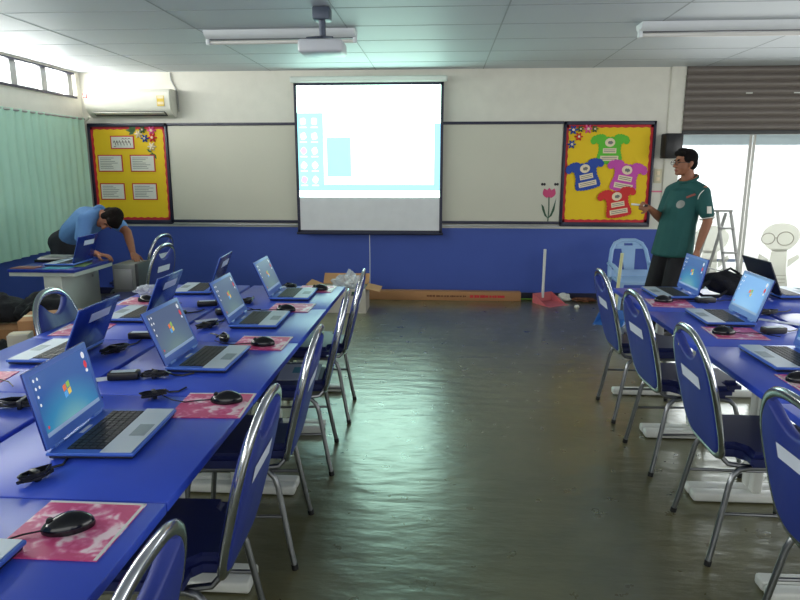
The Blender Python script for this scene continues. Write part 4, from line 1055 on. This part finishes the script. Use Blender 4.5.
# ------------------------------------------------------------------ people
def hull(parts, seg=14):
    t = bmesh.new()
    for c_, r, *rot in parts:
        b_ = bmesh.new(); bmesh.ops.create_uvsphere(b_, u_segments=seg, v_segments=8, radius=1.0)
        rr_ = r if isinstance(r, (tuple, list)) else (r, r, r)
        mx = Matrix.Translation(c_) @ (rot[0].to_4x4() if rot else Matrix.Identity(4)) @ Matrix.Diagonal((rr_[0], rr_[1], rr_[2], 1))
        for v in b_.verts: t.verts.new(mx @ v.co)
        b_.free()
    r = bmesh.ops.convex_hull(t, input=list(t.verts))
    bad = [e for e in r['geom_interior'] if isinstance(e, bmesh.types.BMVert)] + [e for e in r['geom_unused'] if isinstance(e, bmesh.types.BMVert)]
    bmesh.ops.delete(t, geom=list(set(bad)), context='VERTS')
    bmesh.ops.recalc_face_normals(t, faces=t.faces)
    return t
def fuse(name, prims, voxel, mats, parent, smooth=6, fn=None):
    mb = MB()
    for p in prims: mb.add(hull(p))
    me = bpy.data.meshes.new('raw'); mb.bm.to_mesh(me); mb.bm.free()
    o = bpy.data.objects.new('raw', me); COL.objects.link(o)
    r = o.modifiers.new('r', 'REMESH'); r.mode = 'VOXEL'; r.voxel_size = voxel; r.use_smooth_shade = True
    s = o.modifiers.new('s', 'SMOOTH'); s.factor = 0.5; s.iterations = smooth
    dg = bpy.context.evaluated_depsgraph_get(); ev = o.evaluated_get(dg)
    out = bpy.data.meshes.new_from_object(ev); out.name = name
    bpy.data.objects.remove(o); bpy.data.meshes.remove(me)
    out.materials.clear()
    for k in mats: out.materials.append(M[k])
    for p in out.polygons: p.use_smooth = True; p.material_index = 0
    if fn:
        for p in out.polygons: p.material_index = fn(p.center)
    return link(name, out, parent)
class Frame:
    """axes: l = to the person's left, f = forward, u = up"""
    def __init__(self, o, f, u=(0, 0, 1)):
        self.o = V(o); self.f = V(f).normalized(); u = V(u); self.u = (u - self.f * u.dot(self.f)).normalized(); self.l = self.u.cross(self.f)
        self.m = Matrix((self.l, self.f, self.u)).transposed()
    def __call__(self, l, f, u): return self.o + self.l * l + self.f * f + self.u * u
def head_prims(F):
    R = F.m
    return [[(F(0, -.008, .035), (.074, .094, .086), R), (F(0, .03, -.03), (.062, .055, .05), R)],
            [(F(0, .02, -.02), (.064, .06, .06), R), (F(0, .045, -.078), (.038, .038, .026), R)],
            [(F(0, .07, -.088), (.022, .018, .016), R), (F(0, .03, -.07), (.045, .03, .025), R)],
            [(F(0, .088, .012), (.008, .008, .008), R), (F(0, .108, -.026), (.013, .011, .010), R), (F(0, .085, -.03), (.019, .012, .008), R)],
            [(F(-.03, .082, .028), (.022, .008, .008), R), (F(.03, .082, .028), (.022, .008, .008), R)],
            [(F(0, .086, -.055), (.022, .010, .007), R)], [(F(0, .083, -.064), (.019, .010, .006), R)],
            [(F(-.076, -.012, .005), (.008, .02, .022), R), (F(-.074, -.006, -.025), (.007, .011, .012), R)],
            [(F(.076, -.012, .005), (.008, .02, .022), R), (F(.074, -.006, -.025), (.007, .011, .012), R)]]
def face_fn(F, inv):
    pts = [(F(.032, .088, .006), .012, 2), (F(-.032, .088, .006), .012, 2), (F(0, .096, -.060), .016, 1), (F(.022, .09, -.059), .008, 1), (F(-.022, .09, -.059), .008, 1), (F(.034, .09, .03), .010, 2), (F(-.034, .09, .03), .010, 2), (F(.02, .09, .029), .008, 2), (F(-.02, .09, .029), .008, 2)]
    def fn(c_):
        for p, r, i in pts:
            if (c_ - p).length < r: return i
        return 0
    return fn
def hair_prims(F):
    R = F.m
    return [[(F(0, -.02, .052), (.082, .092, .082), R)], [(F(0, -.05, .005), (.076, .058, .07), R)], [(F(-.05, -.005, .04), (.034, .06, .05), R)], [(F(.05, -.005, .04), (.034, .06, .05), R)],
            [(F(-.03, .062, .085), (.035, .03, .026), R), (F(.03, .062, .088), (.035, .03, .026), R)], [(F(0, .03, .112), (.055, .05, .025), R)]]
def hand_prims(wrist, d, n, thumb_sign, curl=0.35):
    d = V(d).normalized(); n = V(n); n = (n - d * n.dot(d)).normalized(); s = d.cross(n) * thumb_sign     # s points to the thumb side
    w = V(wrist); out = []
    R = Matrix((s, d, n)).transposed()
    out.append([(w + d * .012, (.026, .02, .017), R), (w + d * .05 + s * .004, (.040, .02, .014), R), (w + d * .082, (.041, .014, .012), R)])
    for i, (off, ln, rad) in enumerate(((.031, .068, .0088), (.0105, .078, .0092), (-.0105, .072, .0088), (-.031, .056, .0078))):
        p = w + d * (.088 - abs(off - .01) * .2) + s * off; ang = curl * (0.8 + 0.12 * i); fan = s * off * 0.6
        for k, fr_ in enumerate((.46, .31, .23)):
            dd = (d * math.cos(ang) + n * math.sin(ang) + fan * (1 if k == 0 else .3)).normalized(); q = p + dd * ln * fr_
            out.append([(p, rad * (1 - .08 * k)), (q, rad * (.92 - .08 * k))]); p = q; ang += curl * 1.0
    p = w + d * .022 + s * .026 + n * .004
    for k, (ln, a) in enumerate(((.042, .75), (.032, .45), (.024, .2))):
        dd = (d * math.cos(a) + s * math.sin(a) + n * (.25 + curl * .5 * k)).normalized(); q = p + dd * ln
        out.append([(p, .0125 - .0015 * k), (q, .0115 - .0015 * k)]); p = q
    return out
def shoe(name, pos, f, parent, m='black'):
    F = Frame(pos, f); R = F.m
    return fuse(name, [[(F(0, -.06, .035), (.036, .05, .035), R), (F(0, .12, .026), (.044, .055, .026), R)], [(F(0, -.05, .06), (.036, .042, .05), R), (F(0, .06, .04), (.036, .04, .03), R)]], 0.01, [m], parent, 3)
def ring(mb, c_, axis, r, tr, m=0, seg=28):
    a = V(axis).normalized(); s = a.orthogonal().normalized(); q = a.cross(s)
    mb.tube([V(c_) + (s * math.cos(2 * PI * i / seg) + q * math.sin(2 * PI * i / seg)) * r for i in range(seg)], tr, m, 6, closed=True)
def project(surface, F, cl, cu, w, h, name, mats, parent, ell_=False, off=0.003, n=10, dirv=None, ctr=None, ax=None, ay=None, mfn=None):
    """a thin badge laid on a garment: grid points shot on to its surface"""
    me = surface.data; bvh = BVHTree.FromPolygons([v.co.copy() for v in me.vertices], [tuple(p.vertices) for p in me.polygons])
    t = bmesh.new(); g = {}
    for i in range(n + 1):
        for j in range(n + 1):
            a, b_ = i / n * 2 - 1, j / n * 2 - 1
            if ell_:
                rr_ = max(abs(a), abs(b_)); L = math.hypot(a, b_); 
                if L > 0: a, b_ = a * rr_ / L, b_ * rr_ / L
            o = ctr + ax * a * w / 2 + ay * b_ * h / 2 - dirv * 0.4
            hit = bvh.ray_cast(o, dirv)
            if hit[0] is not None: g[i, j] = t.verts.new(hit[0] - dirv * off)
    for i in range(n):
        for j in range(n):
            k = [(i, j), (i + 1, j), (i + 1, j + 1), (i, j + 1)]
            if all(x in g for x in k): t.faces.new([g[x] for x in k])
    bmesh.ops.recalc_face_normals(t, faces=t.faces)
    return MB().add(t).build(name, mats, parent)

# ---- standing man in a green polo (his local axes are world axes, origin at his feet)
pm = thing('person', 'standing person in a dark green polo shirt and glasses holding a white marker', 'person', (1.985, 6.0, 0))
class Lean(Frame):
    def __call__(self, l, f, u):
        K = [(0, .03), (.5, .06), (.8, .125), (1.05, .165), (1.36, .205), (1.46, .205), (1.75, .19)]
        x = K[-1][1]
        for (a, p), (b_, q) in zip(K, K[1:]):
            if a <= u <= b_: x = p + (q - p) * (u - a) / (b_ - a); break
        return self.o + self.l * l + self.f * f + self.u * u + V((x, 0, 0))
B = Lean((0, 0, 0), (-0.87, -0.50, 0))
Hd = Frame(B(0.0, 0.035, 1.588), (-0.97, -0.22, 0.02))
sk = head_prims(Hd)
sk.append([(B(0, -.01, 1.42), .058), (B(0, .005, 1.53), .054)])
sk.append([(B(-.14, -.01, 1.35), .045), (B(.14, -.01, 1.35), .045), (B(0, -.015, 1.415), (.05, .045, .035), B.m)])
sk.append([(B(0, -.01, 1.28), (.13, .075, .10), B.m), (B(0, 0, 1.05), (.13, .09, .08), B.m)])
sk.append([(B(0, 0, 1.05), (.14, .10, .08), B.m), (B(0, -.01, .90), (.155, .11, .09), B.m)])
lsh, lel, lwr = B(.175, -.01, 1.350), V((.335, -.205, 1.09)), V((.265, -.225, .86))
rsh, rel_, rwr = B(-.175, -.01, 1.350), V((.055, .15, 1.085)), V((-.115, -.01, 1.195))
for sh_, el_, wr_ in ((lsh, lel, lwr), (rsh, rel_, rwr)):
    sk.append([(sh_, .052), (el_, .040)]); sk.append([(el_, .041), (el_.lerp(wr_, .35), .040), (wr_, .026)])
rd = (rwr - rel_).normalized()
sk += hand_prims(lwr, (B.f * .3 - B.u), -B.l, 1, 0.28)
sk += hand_prims(rwr, (rd + V((-.6, .25, -.1))), V((0.1, -.85, 0.1)), -1, 0.75)
for sx in (-1, 1):
    sk.append([(B(sx * .085, -.01, .86), .082), (B(sx * .095, .01, .48), .052)]); sk.append([(B(sx * .095, .01, .48), .05), (B(sx * .097, -.02, .33), .052), (B(sx * .1, -.02, .09), .034)]); sk.append([(B(sx * .1, -.03, .045), .035), (B(sx * .1, .1, .03), .03)])
fuse('body', sk, 0.0058, ['skin', 'lip', 'hair'], pm, 3, face_fn(Hd, None))
fuse('hair', hair_prims(Hd), 0.007, ['hair'], pm, 3)
sp_ = [[(B(-.15, -.01, 1.355), (.060, .062, .058)), (B(.15, -.01, 1.355), (.060, .062, .058)), (B(0, -.012, 1.432), (.075, .070, .03), B.m)],
       [(B(0, -.005, 1.33), (.165, .105, .05), B.m), (B(0, .004, 1.24), (.172, .13, .08), B.m), (B(0, .02, 1.05), (.170, .145, .08), B.m)],
       [(B(0, .02, 1.05), (.170, .145, .08), B.m), (B(0, 0, .80), (.190, .165, .045), B.m), (B(0, 0, .775), (.190, .165, .03), B.m)]]
for sh_, el_ in ((lsh, lel), (rsh, rel_)):
    sp_.append([(sh_ + V((0, 0, -.01)), .060), (sh_.lerp(el_, .74), (.064, .064, .05))])
shirt_o = fuse('polo_shirt', sp_, 0.009, ['shirt_g'], pm, 5)
tr = [[(B(0, -.01, .90), (.168, .118, .08), B.m), (B(0, -.01, .80), (.165, .118, .06), B.m)]]
for sx in (-1, 1): tr.append([(B(sx * .085, -.01, .82), (.096, .105, .08), B.m), (B(sx * .095, .01, .46), (.072, .078, .05), B.m), (B(sx * .1, -.015, .09), (.06, .07, .03), B.m)])
fuse('trousers', tr, 0.011, ['trouser'], pm, 4)
for sx in (-1, 1): shoe('shoe', B(sx * .1, -.01, 0), B.f, pm)
mb = MB()
co_ = [B(.075 * math.sin(a), -.012 + .07 * math.cos(a), 1.452 - .03 * math.cos(a)) for a in [2 * PI * i / 24 for i in range(24)]]
mb.tube(co_, 0.014, 0, 8, closed=True, flat=1.4); mb.build('collar', 'shirt_g', pm)
mb = MB(); mb.tube([c2 + V((0, 0, .014)) for c2 in co_], 0.006, 0, 6, closed=True); mb.build('collar_lining', 'collar', pm)
for sh_, el_ in ((lsh, lel), (rsh, rel_)):
    mb = MB(); ax = el_ - sh_; ring(mb, sh_.lerp(el_, .90), ax, .062, .004); mb.build('sleeve_piping', 'white_pl', pm)
mb = MB(); ring(mb, lsh.lerp(lel, .14) + B.l * .0, (B.l * .9 - B.u * .45), .0655, .004); mb.build('shoulder_piping', 'white_pl', pm)
dv = -B.f
project(shirt_o, B, 0, 0, .07, .07, 'chest_emblem', 'grey_steel', pm, True, ctr=B(.07, .1, 1.235), dirv=dv, ax=B.l, ay=B.u)
project(shirt_o, B, 0, 0, .06, .018, 'chest_mark', 'magC', pm, False, ctr=B(.12, .1, 1.31), dirv=dv, ax=(B.l + B.u * .6).normalized(), ay=(B.u - B.l * .6).normalized())
project(shirt_o, B, 0, 0, .04, .06, 'sleeve_patch', 'paper', pm, False, ctr=lsh.lerp(lel, .60), dirv=(-B.l - B.f * .5).normalized(), ax=(B.f - B.l * .5).normalized(), ay=B.u)
gs = MB()
for sx in (-1, 1):
    gs.tube([Hd(sx * .034 + .024 * math.cos(a), .104, .004 + .017 * math.sin(a)) for a in [2 * PI * i / 20 for i in range(20)]], .0022, 0, 6, closed=True)
    gs.tube([Hd(sx * .058, .103, .008), Hd(sx * .077, .05, .010), Hd(sx * .080, -.015, .006)], .0022, 0, 6)
gs.tube([Hd(-.010, .106, .008), Hd(.010, .106, .008)], .0022, 0, 6)
gs.build('glasses', 'black', pm)
hp = rwr + (rd + V((-.6, .25, -.1))).normalized() * .085 + V((-0.01, -0.024, 0.004))
mk = thing('marker_pen', 'white marker pen held in the standing person\'s raised hand', 'marker', V((1.985, 6.0, 0)) + hp)
MB().cyl((-0.085, -.01, .012), (0.03, 0.004, 0.0), 0.009).build('pen_barrel', 'white_pl', mk)
MB().cyl((0.03, 0.004, 0.0), (0.06, 0.0075, -.003), 0.0095).build('pen_cap', 'ink_dark', mk)

# ---- bending man in a light blue shirt
pb = thing('person', 'person in a light blue shirt bending over the white desk with head down', 'person', (-3.68, 5.95, 0))
O = V((-3.68, 5.95, 0))
def Wp(x, y, z): return V((x, y, z)) - O
pel = Wp(-3.60, 5.93, .86); che = Wp(-3.34, 5.84, 1.075); nek = Wp(-3.19, 5.78, 1.135)
tdir = (che - pel).normalized(); tl_ = Frame(pel, tdir, (0, 0, 1))       # f along the spine, u = his back side
TR = tl_.m
Hb = Frame(Wp(-3.06, 5.73, 1.095), (-0.12, -0.62, -0.78), (0.93, -.12, .22))
sb = head_prims(Hb)
sb.append([(nek - V((.03, -.02, .01)), .06), (Hb(0, -.03, -.04), .054)])
rs = Wp(-3.235, 5.635, 1.085); ls = Wp(-3.18, 5.96, 1.10)
re = Wp(-3.265, 5.57, .835); rw = Wp(-3.06, 5.485, .795)
le = Wp(-2.975, 5.88, .955); lw = Wp(-2.87, 5.75, .775)
sb.append([(pel, (.10, .10, .08)), (pel.lerp(che, .55), (.10, .13, .08))]); sb.append([(pel.lerp(che, .55), (.10, .13, .08)), (che, (.08, .14, .08)), (nek, (.05, .055, .05))])
sb.append([(rs, .046), (ls, .046), (nek - V((0, 0, .01)), .045)])
for sh_, el_, wr_ in ((rs, re, rw), (ls, le, lw)):
    sb.append([(sh_, .050), (el_, .040)]); sb.append([(el_, .041), (el_.lerp(wr_, .35), .040), (wr_, .026)])
sb += hand_prims(rw, (0.96, -.12, -.10), (0, 0, -1), -1, 0.35)
sb += hand_prims(lw, (0.55, -.75, -.28), (-.2, 0, -1), 1, 0.18)
for sy, px in ((-.10, -3.66), (.10, -3.70)):
    hp_ = pel + V((-.0, sy, -.02)); kn = Wp(px, 5.93 + sy, .48); an = Wp(px - .05, 5.93 + sy, .09)
    sb.append([(hp_ - V((0, 0, .04)), .062), (kn, .050)]); sb.append([(kn, .05), (kn.lerp(an, .35), .052), (an, .034)]); sb.append([(an - V((0, 0, .045)), .034), (an + V((.12, 0, -.06)), .028)])
fuse('body', sb, 0.0058, ['skin_d', 'lip', 'hair_brown'], pb, 3, face_fn(Hb, None))
fuse('hair', hair_prims(Hb) + [[(Hb(0, .055, .07), (.07, .04, .045), Hb.m)], [(Hb(.06, .0, .01), (.025, .05, .05), Hb.m)], [(Hb(-.06, .0, .01), (.025, .05, .05), Hb.m)]], 0.007, ['hair_brown'], pb, 3)
ss = [[(pel + tdir * .055 + V((0, 0, .03)), (.05, .172, .125)), (pel.lerp(che, .5), (.12, .175, .12))],
      [(pel.lerp(che, .5), (.12, .175, .12)), (che + V((0, 0, .0)), (.10, .185, .125)), (rs, .068), (ls, .068)],
      [(rs, .068), (ls, .068), (nek - tdir * .0 , (.055, .08, .072))]]
for sh_, el_ in ((rs, re), (ls, le)): ss.append([(sh_, .072), (sh_.lerp(el_, .62), (.068, .068, .055))])
fuse('shirt', ss, 0.009, ['shirt_b'], pb, 5)
mb = MB(); ring(mb, nek + tdir * .015, (Hb.o - nek), .064, .014); mb.build('collar', 'shirt_b', pb)
tt = [[(pel + tdir * .07 + V((0, 0, -.0)), (.06, .162, .115)), (pel + V((-.02, 0, -.01)), (.155, .165, .125)), (pel + V((0, 0, -.10)), (.12, .165, .08))]]
for sy, px in ((-.10, -3.66), (.10, -3.70)):
    kn = Wp(px, 5.93 + sy, .48); an = Wp(px - .05, 5.93 + sy, .09)
    tt.append([(pel + V((-.01, sy * .8, -.06)), (.11, .09, .09)), (kn, (.078, .075, .05)), (an, (.068, .062, .03))])
fuse('trousers', tt, 0.011, ['trouser2'], pb, 4)
for sy, px in ((-.10, -3.66), (.10, -3.70)): shoe('shoe', Wp(px - .05, 5.93 + sy, 0), (1, -.1, 0), pb)

# ------------------------------------------------------------------ light, world, camera
w = bpy.data.worlds.new('sky'); sc.world = w; w.use_nodes = True
bgn = w.node_tree.nodes['Background']; bgn.inputs['Color'].default_value = (0.93, 0.97, 1.0, 1); bgn.inputs['Strength'].default_value = 2.2
def area(name, loc, rot, sx, sy, power, col=(1, 1, 1)):
    l = bpy.data.lights.new(name, 'AREA'); l.shape = 'RECTANGLE'; l.size = sx; l.size_y = sy; l.energy = power; l.color = col
    o = bpy.data.objects.new(name, l); COL.objects.link(o); o.location = loc; o.rotation_euler = rot
    return o
area('clerestory_daylight', (LX - 0.17, 2.6, 2.47), (0, math.radians(-90), 0), 0.30, 10.0, 420, (1.0, 0.98, 0.93))
area('rear_fill', (0.3, FY + 0.05, 1.7), (math.radians(90), 0, 0), 7.0, 1.5, 70, (0.96, 0.98, 1.0))  # added fill lamp in front of the blank rear wall
area('right_fill', (RX - 0.05, 2.2, 1.6), (0, math.radians(90), 0), 1.5, 6.0, 110, (0.98, 0.99, 1.0))  # added fill lamp; the right wall is solid here
area('door_daylight', (4.0, DY + 0.35, 1.2), (math.radians(-90), 0, 0), 2.4, 1.8, 90, (1, 1, 1))
cam = bpy.data.cameras.new('camera'); cam.sensor_width = 36; cam.sensor_fit = 'HORIZONTAL'; cam.lens = 640 / 800 * 36; cam.clip_start = 0.02
co2 = bpy.data.objects.new('camera', cam); COL.objects.link(co2)
th = math.atan(132 / 640); psi = math.atan(43 / 640 * math.cos(th))
co2.location = (0, 0, 1.55); co2.rotation_euler = (PI / 2 - th, 0, psi)
sc.camera = co2
sc.view_settings.view_transform = 'Standard'
sc.view_settings.look = 'None'
sc.view_settings.exposure = 0.0
